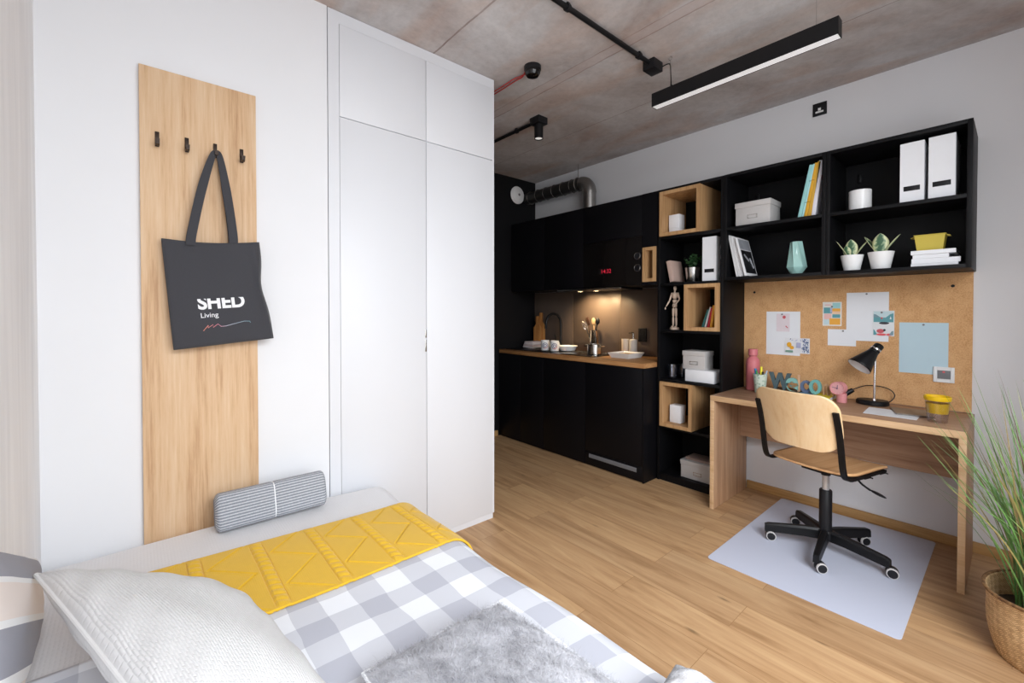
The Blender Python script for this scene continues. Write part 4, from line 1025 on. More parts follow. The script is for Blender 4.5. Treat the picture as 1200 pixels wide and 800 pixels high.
a0, a1, a2, a3 = rr_(.045, .049, z+.0006), rr_(.055, .059, z+.083), rr_(.052, .056, z+.083), rr_(.043, .047, z+.004)
b._skin([a0, a1, a2, a3]); b.bm.faces.new(a0[::-1]); b.bm.faces.new(a3)
obj('tin_body', b, M['yellow_tin'], tt, world=True)
b = B(); q = [(3.19+sx*.056, .305+sy*.060, z+.082) for sx, sy in ((-1, -1), (1, -1), (1, 1), (-1, 1), (-1, -1))]
b.tube(q, .0026, 6); obj('rim', b, M['yellow_tin'], tt, world=True)
for s in (1, -1): obj('ear_handle', B().tube([(3.165, .305+s*.062, z+.078), (3.165, .305+s*.074, z+.074), (3.215, .305+s*.074, z+.074), (3.215, .305+s*.062, z+.078)], .0025, 6), M['yellow_tin'], tt, world=True)

# bookcase contents
book(1.752, 1.786, SZ[4], 3.12, .17, .165, .034, Mc('dusty_rose_cloth', hexc(196, 168, 156)), 'dusty pink book leaning left in the bookcase', 'book', None)
pp = thing('potted_plant', (3.20, 1.612, SZ[4]), 'bushy dark green plant in a shiny metal pot in the bookcase', 'plant')
obj('pot', B().lathe([(0, 0), (.040, 0), (.042, .003), (.054, .112), (.051, .112), (.047, .09), (0, .09)], c=(3.20, 1.612, SZ[4]+.0006)), M['steel'], pp, world=True)
b = B(); rnd = random.Random(4)
for k in range(26):
    a = rnd.uniform(0, 6.283); ln = rnd.uniform(.05, .115); le = rnd.uniform(.1, .85)
    p0 = Vector((3.20, 1.612, SZ[4]+.09)); p1 = p0+Vector((math.cos(a)*ln*le*.8, math.sin(a)*ln*le*.8, ln*1.0))
    b.tube([p0, (p0+p1)/2+Vector((0, 0, .01)), p1], .0012, 4)
    for q in range(7):
        c_ = p0.lerp(p1, .35+.65*q/6)+Vector((rnd.uniform(-.012, .012), rnd.uniform(-.012, .012), rnd.uniform(-.004, .008)))
        n_ = Vector((rnd.uniform(-1, 1), rnd.uniform(-1, 1), rnd.uniform(.2, 1))).normalized(); u_ = n_.orthogonal().normalized(); w_ = n_.cross(u_)
        rr = rnd.uniform(.006, .0105)
        vs = [b.bm.verts.new(c_+u_*(rr*math.cos(t_))*1.4+w_*(rr*math.sin(t_))) for t_ in [j*math.pi/3 for j in range(6)]]
        b.bm.faces.new(vs)
obj('foliage', b, plain('dark_green_leaf', hexc(38, 72, 36), .5, noise=.35, nscale=60), pp, world=True, recalc=False)
# artist's mannequin
mq = thing('artist_mannequin', (3.14, 1.722, SZ[3]), 'jointed wooden artist mannequin standing on a round base in the bookcase', 'mannequin')
mz = SZ[3]+.0006; mx, my = 3.14, 1.722; W_ = M['mannequin_wood']
obj('base', B().lathe([(0, 0), (.034, 0), (.035, .003), (.035, .014), (.032, .018), (0, .018)], c=(mx, my, mz)), W_, mq, world=True)
obj('stand_rod', B().cyl((mx+.012, my, mz+.017), (mx+.012, my, mz+.16), .0018, seg=8), M['steel'], mq, world=True)
def seg_(b, p, q, r0, r1): 
    p, q = Vector(p), Vector(q); b.tube([p, p.lerp(q, .15), p.lerp(q, .5), p.lerp(q, .85), q], [r0*.55, r0, (r0+r1)/2*1.06, r1, r1*.55], 12); return b
obj('head', B().sph((mx, my-.002, mz+.316), (.0135, .0125, .0185), 16), W_, mq, world=True)
obj('torso', seg_(seg_(B(), (mx, my, mz+.285), (mx, my, mz+.235), .021, .017).cyl((mx, my, mz+.283), (mx, my, mz+.30), .006, seg=10), (mx, my, mz+.232), (mx, my, mz+.205), .016, .016), W_, mq, world=True)
obj('pelvis', seg_(B(), (mx, my, mz+.203), (mx, my, mz+.170), .017, .018), W_, mq, world=True)
for s, e, h in ((1, (mx-.01, my+.038, mz+.222), (mx-.03, my+.056, mz+.176)), (-1, (mx-.004, my-.040, mz+.232), (mx-.026, my-.020, mz+.193))):
    sh = (mx, my+s*.024, mz+.276); b = seg_(seg_(B().sph(sh, .0085, 10), sh, e, .0075, .0065), e, h, .0065, .005)
    hv = (Vector(h)-Vector(e)).normalized(); b.sph(Vector(h)+hv*.010+Vector((0, 0, -.004)), (.0055, .005, .011), 10)
    obj('arm', b, W_, mq, world=True)
for s in (1, -1):
    hp = (mx, my+s*.010, mz+.168); kn = (mx, my+s*.0125, mz+.098); an = (mx+.002, my+s*.0135, mz+.030)
    b = seg_(seg_(B(), hp, kn, .0105, .0085), kn, an, .0085, .0065); b.sph((mx-.008, my+s*.014, mz+.0245), (.017, .0075, .0065), 12)
    obj('leg', b, W_, mq, world=True)
# little books in the middle oak box
G = 'small books in the middle oak display box'
zB = SZ[3]+.0268
for yb, yt, h, w_, c, lab in ((1.500, 1.454, .135, .013, hexc(44, 96, 92), 'small teal book leaning in the oak display box'), (1.477, 1.437, .150, .008, hexc(205, 205, 205), 'small white-grey book behind the teal one'),
                              (1.458, 1.430, .140, .014, hexc(176, 34, 48), 'small red book in the oak display box'), (1.438, 1.417, .158, .017, hexc(226, 160, 50), 'small orange-yellow book against the side of the oak display box')):
    book(yb, yt, zB, 3.11, .13, h, w_, Mc('small_book_%s' % lab[6:10], c), lab, 'book', G)
# glasses, boxes
def glass_mat(name, col, rough=.03):
    m, nt, p = _nt(name); nt.nodes.remove(p); out = nt.nodes['Material Output']       # thin-walled clear material
    tr = _n(nt, 'ShaderNodeBsdfTransparent'); tr.inputs[0].default_value = C4(col)
    gl = _n(nt, 'ShaderNodeBsdfGlossy'); gl.inputs['Roughness'].default_value = rough
    mx = _n(nt, 'ShaderNodeMixShader'); mx.inputs[0].default_value = .09; nt.links.new(tr.outputs[0], mx.inputs[1]); nt.links.new(gl.outputs[0], mx.inputs[2]); nt.links.new(mx.outputs[0], out.inputs[0]); return m
M['smoke'] = glass_mat('smoked_glass', (.82, .84, .89), .12); M['clear'] = glass_mat('clear_plastic', (.93, .92, .94))
G = 'smoked glass tumblers'
for x, y, lab in ((3.125, 1.728, 'smoked glass tumbler nearer the shelf front beside the grey storage box'), (3.215, 1.700, 'smoked glass tumbler standing behind the front one')):
    solo('glass_tumbler', B().lathe([(0, 0), (.030, 0), (.033, .004), (.042, .105), (.039, .105), (.030, .010), (0, .008)], c=(x, y, SZ[2]+.0006)), M['smoke'], (x, y, SZ[2]), lab, 'glass', G)
solo('white_box', B().box(3.10, 3.28, 1.40, 1.616, SZ[2]+.0006, SZ[2]+.088, .003), M['white_card'], (3.2, 1.5, SZ[2]), 'long white box under the small grey storage box in the bookcase', 'box')
carton('storage_box', 3.115, 3.25, 1.475, 1.640, SZ[2]+.0886, .135, M['grey_card'], 'small light grey storage box on top of a white box in the bookcase', 'storage box', lid=.035)
sb = carton('storage_box', 3.12, 3.30, 1.40, 1.655, SZ[0], .130, M['grey_card'], 'light grey storage box on the bottom shelf of the bookcase with papers on top', 'storage box', lid=.034)
solo('papers', B().box(3.15, 3.28, 1.41, 1.635, SZ[0]+.1306, SZ[0]+.148, .002), Mc('brown_paper_pile', hexc(150, 128, 118)), (3.2, 1.52, SZ[0]+.13), 'brownish pile of papers on the bottom storage box', 'papers')
# ================================================================ PIN BOARD, DESK AND WHAT IS ON IT
def cork_mat():
    m, nt, p = _nt('cork'); p.inputs['Roughness'].default_value = .9; p.inputs['Specular IOR Level'].default_value = .15
    tc = _n(nt, 'ShaderNodeTexCoord'); n1 = _n(nt, 'ShaderNodeTexNoise', Scale=140., Detail=4., Roughness=.7); nt.links.new(tc.outputs['Object'], n1.inputs['Vector'])
    n2 = _n(nt, 'ShaderNodeTexNoise', Scale=18., Detail=3.); nt.links.new(tc.outputs['Object'], n2.inputs['Vector'])
    ad = _n(nt, 'ShaderNodeMix', data_type='FLOAT'); ad.inputs[0].default_value = .3; nt.links.new(n1.outputs['Fac'], ad.inputs[2]); nt.links.new(n2.outputs['Fac'], ad.inputs[3])
    r = ramp(nt, [(.32, hexc(182, 134, 88)), (.5, hexc(212, 166, 118)), (.68, hexc(224, 182, 136))]); nt.links.new(ad.outputs[0], r.inputs[0]); nt.links.new(r.outputs[0], p.inputs['Base Color'])
    bp = _n(nt, 'ShaderNodeBump', Strength=.3, Distance=.002); nt.links.new(n1.outputs['Fac'], bp.inputs['Height']); nt.links.new(bp.outputs['Normal'], p.inputs['Normal']); return m
CX = XR-.012
ck = thing('pin_board', (CX, .75, .76), 'large cork pin board on the wall above the desk', 'pin board')
obj('cork_sheet', B().box(CX, XR-.001, .158, 1.326, .752, 1.515), cork_mat(), ck, world=True)
for y, z in ((1.256, 1.442), (.236, 1.443)): obj('screw_cap', B().cyl((CX-.003, y, z), (CX-.0002, y, z), .008, seg=14), M['black_metal'], ck, world=True)
def sheet(name, y0, y1, z0, z1, lay, mat, label, cat, pin=None, extra=None, curl=.004):
    """sheet of paper pinned on the board; lay = how many layers out from the cork"""
    x = CX-.0008-lay*.0016
    t = thing(name, (x, (y0+y1)/2, z0), label, cat)
    obj('sheet', B().box(x-.0004, x, y0, y1, z0, z1), mat, t, world=True)
    if pin:
        obj('drawing_pin', B().cyl((x-.006, pin[0], pin[1]), (x-.0006, pin[0], pin[1]), .0055, .004, seg=12), M['grey_plastic'], t, world=True)
    if extra: extra(t, x-.0006)
    return t
def blot(t, x, shapes):
    """flat printed colour areas: (name, material, polygon points (y,z))"""
    for i, (nm, mat, pts) in enumerate(shapes):
        b = B(); d = .00012*(i+1)
        b.bm.faces.new([b.bm.verts.new((x-d, y, z)) for y, z in pts])
        obj(nm, b, mat, t, world=True, recalc=False)
pr = {k: plain('print_'+k, hexc(*c), .6, noise=.05, nscale=80) for k, c in dict(teal=(96, 158, 166), aqua=(158, 206, 208), orange=(236, 172, 70), peach=(238, 200, 170), pinkp=(232, 190, 186), navy=(66, 94, 140), lilac=(176, 180, 210), coral=(222, 92, 96), dark=(52, 52, 60), rosec=(200, 92, 100), sky=(196, 218, 224), green=(120, 156, 140), gold=(232, 170, 48), slate=(120, 150, 160)).items()}
def rect(y0, y1, z0, z1): return [(y1, z0), (y0, z0), (y0, z1), (y1, z1)]
def ell(y, z, a, b_, n=16): return [(y-a*math.cos(2*math.pi*k/n), z+b_*math.sin(2*math.pi*k/n)) for k in range(n)]
sheet('paper_sheet', .965, 1.175, 1.000, 1.302, 0, M['paper'], 'white sheet on the cork board with a pink card pinned on it', 'paper')
sheet('note_card', 1.028, 1.110, 1.163, 1.287, 1, plain('pale_pink_card', hexc(226, 214, 220), .7), 'pale pink card with a red dot pinned on the white sheet', 'card', (1.074, 1.283), lambda t, x: blot(t, x, [('red_dot', pr['rosec'], ell(1.062, 1.263, .0105, .0115)), ('small_mark', pr['rosec'], [(1.050, 1.205), (1.037, 1.190), (1.041, 1.186), (1.055, 1.200)])]), 0)
def card3(t, x):
    rnd = random.Random(2); sh = []
    for k in range(60):
        y, z = rnd.choice((rnd.uniform(.915, .95), rnd.uniform(.915, 1.045))), rnd.uniform(1.022, 1.115)
        if .95 < y < 1.0 and 1.035 < z < 1.10: continue
        a = rnd.uniform(0, 3.14); L, w_ = rnd.uniform(.007, .012), .003
        if 1.0 < y < 1.045 and 1.03 < z < 1.1 : continue
        sh.append(('leaf_print', pr[rnd.choice(('navy', 'navy', 'lilac'))], [(y-L*math.cos(a), max(1.019, z-L*math.sin(a))), (y+w_*math.sin(a), z-w_*math.cos(a)), (y+L*math.cos(a), min(1.119, z+L*math.sin(a))), (y-w_*math.sin(a), z+w_*math.cos(a))]))
    sh += [('flower_print', pr['gold'], ell(1.028, 1.075, .014, .017)), ('flower_print', pr['gold'], ell(1.012, 1.055, .013, .012)), ('leaf_print', pr['green'], rect(1.005, 1.05, 1.022, 1.036)), ('lettering_print', pr['lilac'], rect(.958, .985, 1.055, 1.09))]
    blot(t, x, sh)
sheet('postcard', .908, 1.056, 1.017, 1.121, 1, plain('postcard_white', (.76, .77, .80), .6), 'blue and gold floral postcard over the corner of the white sheet', 'postcard', None, card3, 0)
def card4(t, x):
    blot(t, x, [('colour_block', pr['aqua'], rect(.743, .785, 1.322, 1.358)), ('colour_block', pr['orange'], rect(.743, .79, 1.303, 1.322)), ('colour_block', pr['teal'], rect(.787, .832, 1.29, 1.328)), ('colour_block', pr['lilac'], rect(.786, .797, 1.295, 1.33)),
                ('colour_block', pr['peach'], rect(.743, .786, 1.286, 1.303)), ('colour_block', pr['teal'], rect(.743, .785, 1.262, 1.284)), ('colour_block', pr['pinkp'], rect(.79, .83, 1.252, 1.288)), ('colour_block', pr['orange'], rect(.742, .80, 1.217, 1.258)), ('colour_block', pr['sky'], rect(.802, .831, 1.217, 1.25)), ('lettering_print', pr['pinkp'], rect(.792, .826, 1.341, 1.348)), ('figure_print', pr['dark'], ell(.787, 1.333, .005, .005))])
sheet('postcard', .736, .838, 1.209, 1.364, 0, plain('postcard_cream', (.78, .76, .72), .6), 'postcard of many small coloured blocks, alone on the cork', 'postcard', (.787, 1.334), card4, 0)
sheet('paper_sheet', .661, .809, 1.083, 1.188, 0, M['paper'], 'small white sheet partly under the larger white sheet', 'paper', (.727, 1.178), None, .002)
sheet('paper_sheet', .505, .711, 1.120, 1.420, 1, M['paper'], 'large white sheet in the middle of the cork board', 'paper', (.61, 1.410), None, .004)
def card7(t, x):
    y0, y1 = .483, .576
    blot(t, x, [('sky_print', pr['sky'], rect(y0, y1, 1.268, 1.303)), ('hill_print', pr['slate'], [(y1, 1.250), (y1-.04, 1.262), (y1-.012, 1.284), (y1, 1.288)]), ('hill_print', pr['teal'], [(y0+.04, 1.262), (y0, 1.250), (y0, 1.292), (y0+.015, 1.286)]), ('lake_print', pr['teal'], rect(y0, y1, 1.238, 1.266)),
                ('boat_print', pr['dark'], ell(.526, 1.232, .024, .0075)), ('shrub_print', pr['teal'], [(y1, 1.160), (y1-.02, 1.160), (y1-.005, 1.190), (y1, 1.195)]), ('shape_print', pr['rosec'], ell(.543, 1.184, .018, .013)), ('shape_print', pr['coral'], ell(.538, 1.163, .024, .007)), ('shape_print', pr['dark'], ell(.524, 1.190, .006, .007)), ('shape_print', pr['coral'], ell(.502, 1.163, .014, .007)), ('shape_print', pr['rosec'], ell(.537, 1.262, .005, .006)), ('shrub_print', pr['slate'], [(y0+.02, 1.160), (y0, 1.160), (y0, 1.186), (y0+.008, 1.184)]), ('sail_print', M['paper'], [(.500, 1.256), (.492, 1.256), (.496, 1.274)])])
sheet('postcard', .479, .580, 1.154, 1.307, 2, plain('postcard_pale', (.74, .77, .79), .6), 'lake landscape postcard overlapping the large white sheet', 'postcard', (.537, 1.296), card7, 0)
sheet('paper_sheet', .250, .457, .945, 1.238, 0, M['blue_paper'], 'pale blue sheet on the right of the cork board', 'paper', (.352, 1.226), None, .006)
ws = thing('wall_plate', (CX, .266, .907), 'square white wall plate with a grey centre below the pale blue sheet', 'wall plate')
b = B(); px1 = CX-.0002
b.box(px1-.010, px1, .224, .240, .906, .992, .0015).box(px1-.010, px1, .293, .309, .906, .992, .0015).box(px1-.010, px1, .240, .293, .906, .925).box(px1-.010, px1, .240, .293, .973, .992)
obj('frame', b, M['white_plastic'], ws, world=True)
obj('insert', B().box(px1-.004, px1, .2405, .2925, .9255, .9725, .001), M['grey_plastic'], ws, world=True)
obj('indicator', B().box(px1-.0052, px1-.0042, .262, .272, .960, .968), pr['coral'], ws, world=True)

# desk
DF, DB, DY0, DY1 = 2.872, 3.402, .146, 1.322
dk = thing('desk', (3.13, .735, 0), 'oak desk with slab sides standing under the cork board', 'desk')
obj('desktop', B().box(DF+.0025, XR-.014, DY0, DY1, .716, .750, .0012), M['wood_desk'], dk, world=True)
obj('lit_edge_strip', B().box(DF, DF+.0022, DY0, DY1, .716, .750, .0006), M['wood_edge_lit'], dk, world=True, label='oak front edge of the desk with window light painted in')
for y in (DY0, DY1-.026):
    sp_ = obj('side_panel', B().box(DF+.0025, DB, y, y+.026, .001, .7155, .0012), M['wood_desk_v'], dk, world=True)
    obj('lit_edge_strip', B().box(DF, DF+.0022, y, y+.026, .001, .7155, .0006), M['wood_edge_lit'], sp_, world=True, label='oak edge of the side panel with window light painted in')
obj('modesty_panel', B().box(3.285, 3.303, DY0+.0265, DY1-.0265, .415, .7155), M['wood_desk'], dk, world=True)
for y in (DY0+.0002, DY1-.0002, ): pass
ZD = .7506
wb = thing('water_bottle', (3.31, 1.222, ZD), 'rose pink water bottle at the bookcase end of the desk', 'bottle')
obj('bottle_body', B().lathe([(0, 0), (.041, 0), (.0435, .004), (.0435, .195), (.040, .212), (.030, .226), (.026, .232), (0, .232)], c=(3.31, 1.222, ZD)), M['rose'], wb, world=True)
obj('cap', B().lathe([(0, .2325), (.024, .2325), (.024, .239), (.030, .243), (.030, .284), (.028, .287), (0, .287)], c=(3.31, 1.222, ZD)), M['rose'], wb, world=True)
def cup_mat():
    m, nt, p = _nt('leaf_print_ceramic'); tc = _n(nt, 'ShaderNodeTexCoord'); v_ = _n(nt, 'ShaderNodeTexVoronoi', Scale=55.); nt.links.new(tc.outputs['Object'], v_.inputs['Vector'])
    r = ramp(nt, [(.12, hexc(110, 138, 118)), (.25, hexc(176, 196, 178)), (.5, hexc(206, 217, 203))]); nt.links.new(v_.outputs['Distance'], r.inputs[0]); nt.links.new(r.outputs[0], p.inputs['Base Color']); return m
solo('pen_cup', B().lathe([(0, 0), (.030, 0), (.032, .003), (.043, .128), (.040, .128), (.029, .006), (0, .006)], c=(3.215, 1.140, ZD)), cup_mat(), (3.215, 1.140, ZD), 'pale green leaf-patterned cup of pens on the desk', 'pen cup')
for nm, lab, p, q, r, c in (('pen', 'blue highlighter in the pen cup', (3.21, 1.150, .762), (3.225, 1.175, .912), .0075, hexc(40, 120, 180)), ('pen', 'yellow highlighter in the pen cup', (3.215, 1.138, .762), (3.24, 1.142, .925), .008, hexc(236, 220, 40)), ('pen', 'green felt pen in the pen cup', (3.205, 1.142, .762), (3.212, 1.163, .900), .005, hexc(60, 150, 80)), ('pen', 'black pen in the pen cup', (3.215, 1.130, .762), (3.222, 1.125, .893), .0055, hexc(20, 20, 22)), ('pen', 'pale blue pen leaning out of the pen cup', (3.222, 1.140, .762), (3.205, 1.095, .905), .005, hexc(190, 205, 222))):
    t = thing(nm, p, lab, 'pen', 'pens in the cup'); p, q = Vector(p), Vector(q); mm = plain(lab.split()[0]+'_pen', c, .4, noise=0)
    obj('barrel', B().cyl(p, p.lerp(q, .72), r, seg=12), mm, t, world=True); obj('cap', B().cyl(p.lerp(q, .725), q, r*1.12, r*.95, seg=12), mm, t, world=True)
# notebooks with the wooden word on top
for y0, y1, h, c, lab in ((.915, 1.088, .032, hexc(22, 22, 26), 'thick black notebook under the first wooden letters'), (.842, .912, .030, hexc(70, 140, 180), 'blue notebook between the black and the yellow one'), (.745, .839, .026, hexc(216, 200, 40), 'yellow notebook beside the pink clock')):
    t = thing('notebook', (3.27, (y0+y1)/2, ZD), lab, 'notebook', 'notebooks on the desk')
    mm = plain(lab.split()[0 if 'thick' not in lab else 1]+'_notebook', c, .55)
    obj('cover', B().box(3.20, 3.36, y0, y1, ZD+.0003, ZD+.003).box(3.20, 3.36, y0, y1, ZD+h-.003, ZD+h).box(3.20, 3.203, y0, y1, ZD+.003, ZD+h-.003), mm, t, world=True)
    obj('pages', B().box(3.2032, 3.357, y0+.002, y1-.002, ZD+.0032, ZD+h-.0032), M['paper'], t, world=True)
G = 'letters of the wooden word'
lc = {k: plain('letter_'+k, hexc(*c), .55, noise=.06) for k, c in dict(slate=(74, 94, 100), teal=(132, 186, 180), wood=(206, 166, 130), plum=(96, 112, 140), teal2=(110, 174, 170)).items()}
def letter(ch, yc, size, zf, mat, lab, x=3.255, dx=.022, xs=1., h=None, bold=.006):
    me = text_mesh(ch, size, dx/2, bold); b = B().add_mesh(me); bpy.data.meshes.remove(me)
    ys = [v.co.y for v in b.bm.verts]; y0 = min(ys); sc = (h/(max(ys)-y0)) if h else 1.
    for v in b.bm.verts: v.co.x *= xs*sc; v.co.y = (v.co.y-y0)*sc
    b.xf(T(x, yc, zf+.0006) @ RZ(-90) @ RX(90))
    o = solo('wooden_letter', b, mat, (x, yc, zf+.0006), lab, 'letter', G, recalc=False); return o
zn = ZD+.032
letter('W', 1.032, .12, zn, lc['slate'], 'slate-grey wooden letter W', h=.112, xs=.78, bold=.006)
letter('e', .960, .12, zn, lc['teal'], 'pale teal wooden letter e', x=3.250, h=.086, xs=.92, bold=.004)
solo('wooden_letter', B().box(3.25, 3.266, .9165, .9305, zn+.0006, zn+.110, .002), lc['wood'], (3.258, .923, zn), 'natural wood letter l', 'letter', G)
def ring_letter(yc, zf, ro_y, ro_z, wd_, gap, mat, lab, x):
    b = B(); n = 48; a0, a1 = R(gap), R(360-gap); rings = []
    for k in range(n+1):
        a = a0+(a1-a0)*k/n; c, s = math.cos(a), math.sin(a)
        rings.append([b.bm.verts.new((x+dx, yc-(ro_y-q)*c, zf+.0006+ro_z+(ro_z-q)*s)) for dx, q in ((-.011, 0), (.011, 0), (.011, wd_), (-.011, wd_))])
    b._skin(rings)
    if gap > 0: b.bm.faces.new(rings[0][::-1]); b.bm.faces.new(rings[-1])
    else: bmesh.ops.remove_doubles(b.bm, verts=b.bm.verts, dist=.0003)
    solo('wooden_letter', b, mat, (x, yc, zf+.0006), lab, 'letter', G)
ring_letter(.886, ZD+.030, .0315, .039, .017, 28, lc['plum'], 'plum-blue wooden letter c', 3.268)
ring_letter(.829, ZD+.030, .0325, .046, .017, 0, lc['teal2'], 'teal wooden letter o', 3.245)
b = B(); ym, zm = .770, ZD+.0266
arch = lambda yc, ri, ro, h: [(yc-ro, 0), (yc-ro, h-ro)]+[(yc-ro*math.cos(math.pi*k/8), h-ro+ro*math.sin(math.pi*k/8)) for k in range(1, 8)]+[(yc+ro, h-ro), (yc+ro, 0), (yc+ri, 0), (yc+ri, h-ro)]+[(yc+ri*math.cos(math.pi*k/8), h-ro+ri*math.sin(math.pi*k/8)) for k in range(1, 8)]+[(yc-ri, h-ro), (yc-ri, 0)]
for yc in (ym+.0135, ym-.0135): b.prism(arch(-yc, .0065, .0155, .068), -.009, .009, M=T(3.29, 0, zm) @ RZ(-90) @ RX(90))
solo('wooden_letter', b, lc['wood'], (3.29, ym, zm), 'natural wood letter m beside the clock', 'letter', G)
# clock
cl = thing('table_clock', (3.24, .705, ZD), 'round pink table clock on a short foot', 'clock')
cz = ZD+.086
obj('foot', B().lathe([(0, 0), (.0245, 0), (.0255, .002), (.0255, .055), (0, .055)], c=(3.252, .695, ZD)), M['pink'], cl, world=True)
cm = T(3.216, .712, cz) @ RZ(-9) @ RY(-90)
cb_ = obj('case', B().lathe([(0, -.06), (.030, -.06), (.0375, -.05), (.0385, -.004), (.0385, 0), (.0355, 0), (.0350, -.005), (0, -.005)], M=cm), M['pink'], cl, world=True)
pf = plain('pale_pink_dial', hexc(226, 170, 172), .5)
dl = obj('dial', B().lathe([(.0348, -.0045), (0, -.0045)], M=cm), pf, cl, world=True)
b = B()
for k in range(12):
    a = k*math.pi/6; r0, r1 = .027, .032; b.box(-.0007, .0007, r0, r1, -.0042, -.0036, M=cm @ RZ(30*k))
obj('hour_marks', b, M['rose'], dl, world=True)
obj('hand', B().box(-.0014, .0014, -.006, .019, -.0035, -.0028, M=cm @ RZ(-95)), M['mug_ring'], dl, world=True)
obj('hand', B().box(-.001, .001, -.006, .028, -.0025, -.0018, M=cm @ RZ(-12)), M['mug_ring'], dl, world=True)
obj('hub', B().cyl(cm @ Vector((0, 0, -.004)), cm @ Vector((0, 0, .0)), .0028, seg=12), M['mug_ring'], dl, world=True)
# desk lamp
lp = thing('desk_lamp', (3.30, .553, ZD), 'black desk lamp with a tilted cone shade and chrome stem', 'desk lamp')
b = B().lathe([(0, 0), (.074, 0), (.078, .004), (.078, .022), (.072, .028), (0, .029)], seg=48)
for v in b.bm.verts: v.co.x *= .78
b.xf(T(3.315, .560, ZD)); obj('base', b, M['black_metal'], lp, world=True)
obj('stem', B().cyl((3.295, .548, ZD+.0285), (3.297, .546, 1.052), .0062, seg=16), M['chrome'], lp, world=True)
obj('stem_collar', B().cyl((3.295, .548, ZD+.0285), (3.295, .548, ZD+.038), .0095, .008, seg=16), M['chrome'], lp, world=True)
ap = Vector((3.302, .538, 1.088)); ax = Vector((-.46, .46, -.72)).normalized()
rot = ax.to_track_quat('Z', 'Y').to_matrix().to_4x4(); lm_ = T(*ap) @ rot
obj('shade', B().lathe([(.026, .030), (.027, .034), (.030, .045), (.060, .138), (.062, .150)], M=lm_, seg=48), M['black_metal'], lp, world=True, solid=.0012, recalc=False)
obj('shade_lining', B().lathe([(.0225, .034), (.028, .046), (.0585, .138), (.0605, .1498)], M=lm_, seg=48), plain('white_enamel', (.82, .82, .82), .4, noise=0), lp, world=True, recalc=False)
obj('socket_cap', B().lathe([(0, -.022), (.021, -.022), (.0245, -.017), (.0245, .005), (.0262, .006), (.0262, .0295), (0, .0295)], M=lm_, seg=36), M['black_metal'], lp, world=True)
obj('cap_ring', B().lathe([(.0268, .008), (.0274, .009), (.0274, .017), (.0268, .018)], M=lm_, seg=36), M['chrome'], lp, world=True)
obj('bulb', B().sph((0, 0, 0), (.018, .018, .026), 16).xf(lm_ @ T(0, 0, .072)), M['white_ceramic'], lp, world=True)
obj('cable', B().tube(spline([(3.345, .52, ZD+.012), (3.375, .487, ZD+.02), (3.392, .470, ZD+.055), (3.396, .490, ZD+.085), (3.396, .535, ZD+.10), (3.395, .60, ZD+.098), (3.385, .645, ZD+.080), (3.372, .665, ZD+.066)], 6), .0028, 8), M['black_plastic'], lp, world=True)
obj('plug', B().cyl((3.372, .664, ZD+.066), (3.350, .700, ZD+.038), .013, .017, seg=14).cyl((3.350, .700, ZD+.038), (3.346, .706, ZD+.0335), .014, .010, seg=14), M['black_plastic'], lp, world=True)
# papers, brochure, yellow pot
def quad(name, P, h, mat, lab, cat):
    b = B(); a = [b.bm.verts.new(p) for p in P]; c = [b.bm.verts.new(Vector(p)+Vector((0, 0, h))) for p in P]
    b._skin([a, c]); b.bm.faces.new(a[::-1]); b.bm.faces.new(c); m_ = sum((Vector(p) for p in P), Vector())/4
    return solo(name, b, mat, m_, lab, cat)
quad('paper_sheet', [(2.990, .545, ZD+.0002), (3.200, .555, ZD+.0002), (3.205, .330, ZD+.0002), (2.995, .330, ZD+.0002)], .0015, M['paper'], 'white sheet of paper lying on the desk in front of the lamp', 'paper')
quad('brochure', [(3.075, .420, ZD+.0022), (3.255, .470, ZD+.0022), (3.30, .300, ZD+.0022), (3.115, .275, ZD+.0022)], .006, plain('grey_photo_brochure', (.20, .18, .16), .3, noise=.8, nscale=22), 'grey picture brochure lying partly on the white sheet', 'brochure')
yp = thing('snack_pot', (3.025, .257, ZD), 'clear plastic pot with a yellow lid and yellow filling at the front of the desk', 'pot')
obj('cup', B().lathe([(0, 0), (.036, 0), (.0375, .002), (.0478, .112), (.0462, .112), (.0362, .004), (0, .004)], c=(3.025, .257, ZD), seg=40), M['clear'], yp, world=True)
obj('filling', B().lathe([(0, .046), (.0395, .046), (.0445, .096), (0, .096)], c=(3.025, .257, ZD), seg=40), M['yellow_plastic'], yp, world=True)
obj('lid', B().lathe([(.0440, .109), (.0492, .109), (.051, .113), (.052, .128), (.0495, .131), (.0465, .128), (.0455, .116), (0, .114)], c=(3.025, .257, ZD), seg=40), M['yellow_plastic'], yp, world=True)
# ================================================================ FLOOR MAT AND CHAIR
def mat_mesh(x0, x1, y0, y1, r, z0, z1):
    pts = []
    for cx, cy, a0 in ((x1-r, y1-r, 0), (x0+r, y1-r, 90), (x0+r, y0+r, 180), (x1-r, y0+r, 270)):
        for k in range(6): a = R(a0+18*k); pts.append((cx+r*math.cos(a), cy+r*math.sin(a)))
    return B().prism(pts, z0, z1)
M['floor_mat'] = plain('frosted_grey_vinyl', hexc(198, 203, 220), .32, noise=.03, nscale=3, spec=.4)
solo('chair_mat', mat_mesh(2.279, 3.405, .288, 1.062, .02, .0006, .0030), M['floor_mat'], (2.84, .675, .0006), 'thin pale grey rectangular floor mat under the chair', 'floor mat')
M['bright'] = plain('polished_rod', (.62, .62, .64), .2, metal=.35, noise=0)
chair = thing('office_chair', (2.845, .675, .003), 'birch plywood swivel chair on a black five-star castor base', 'chair', rz=-15)
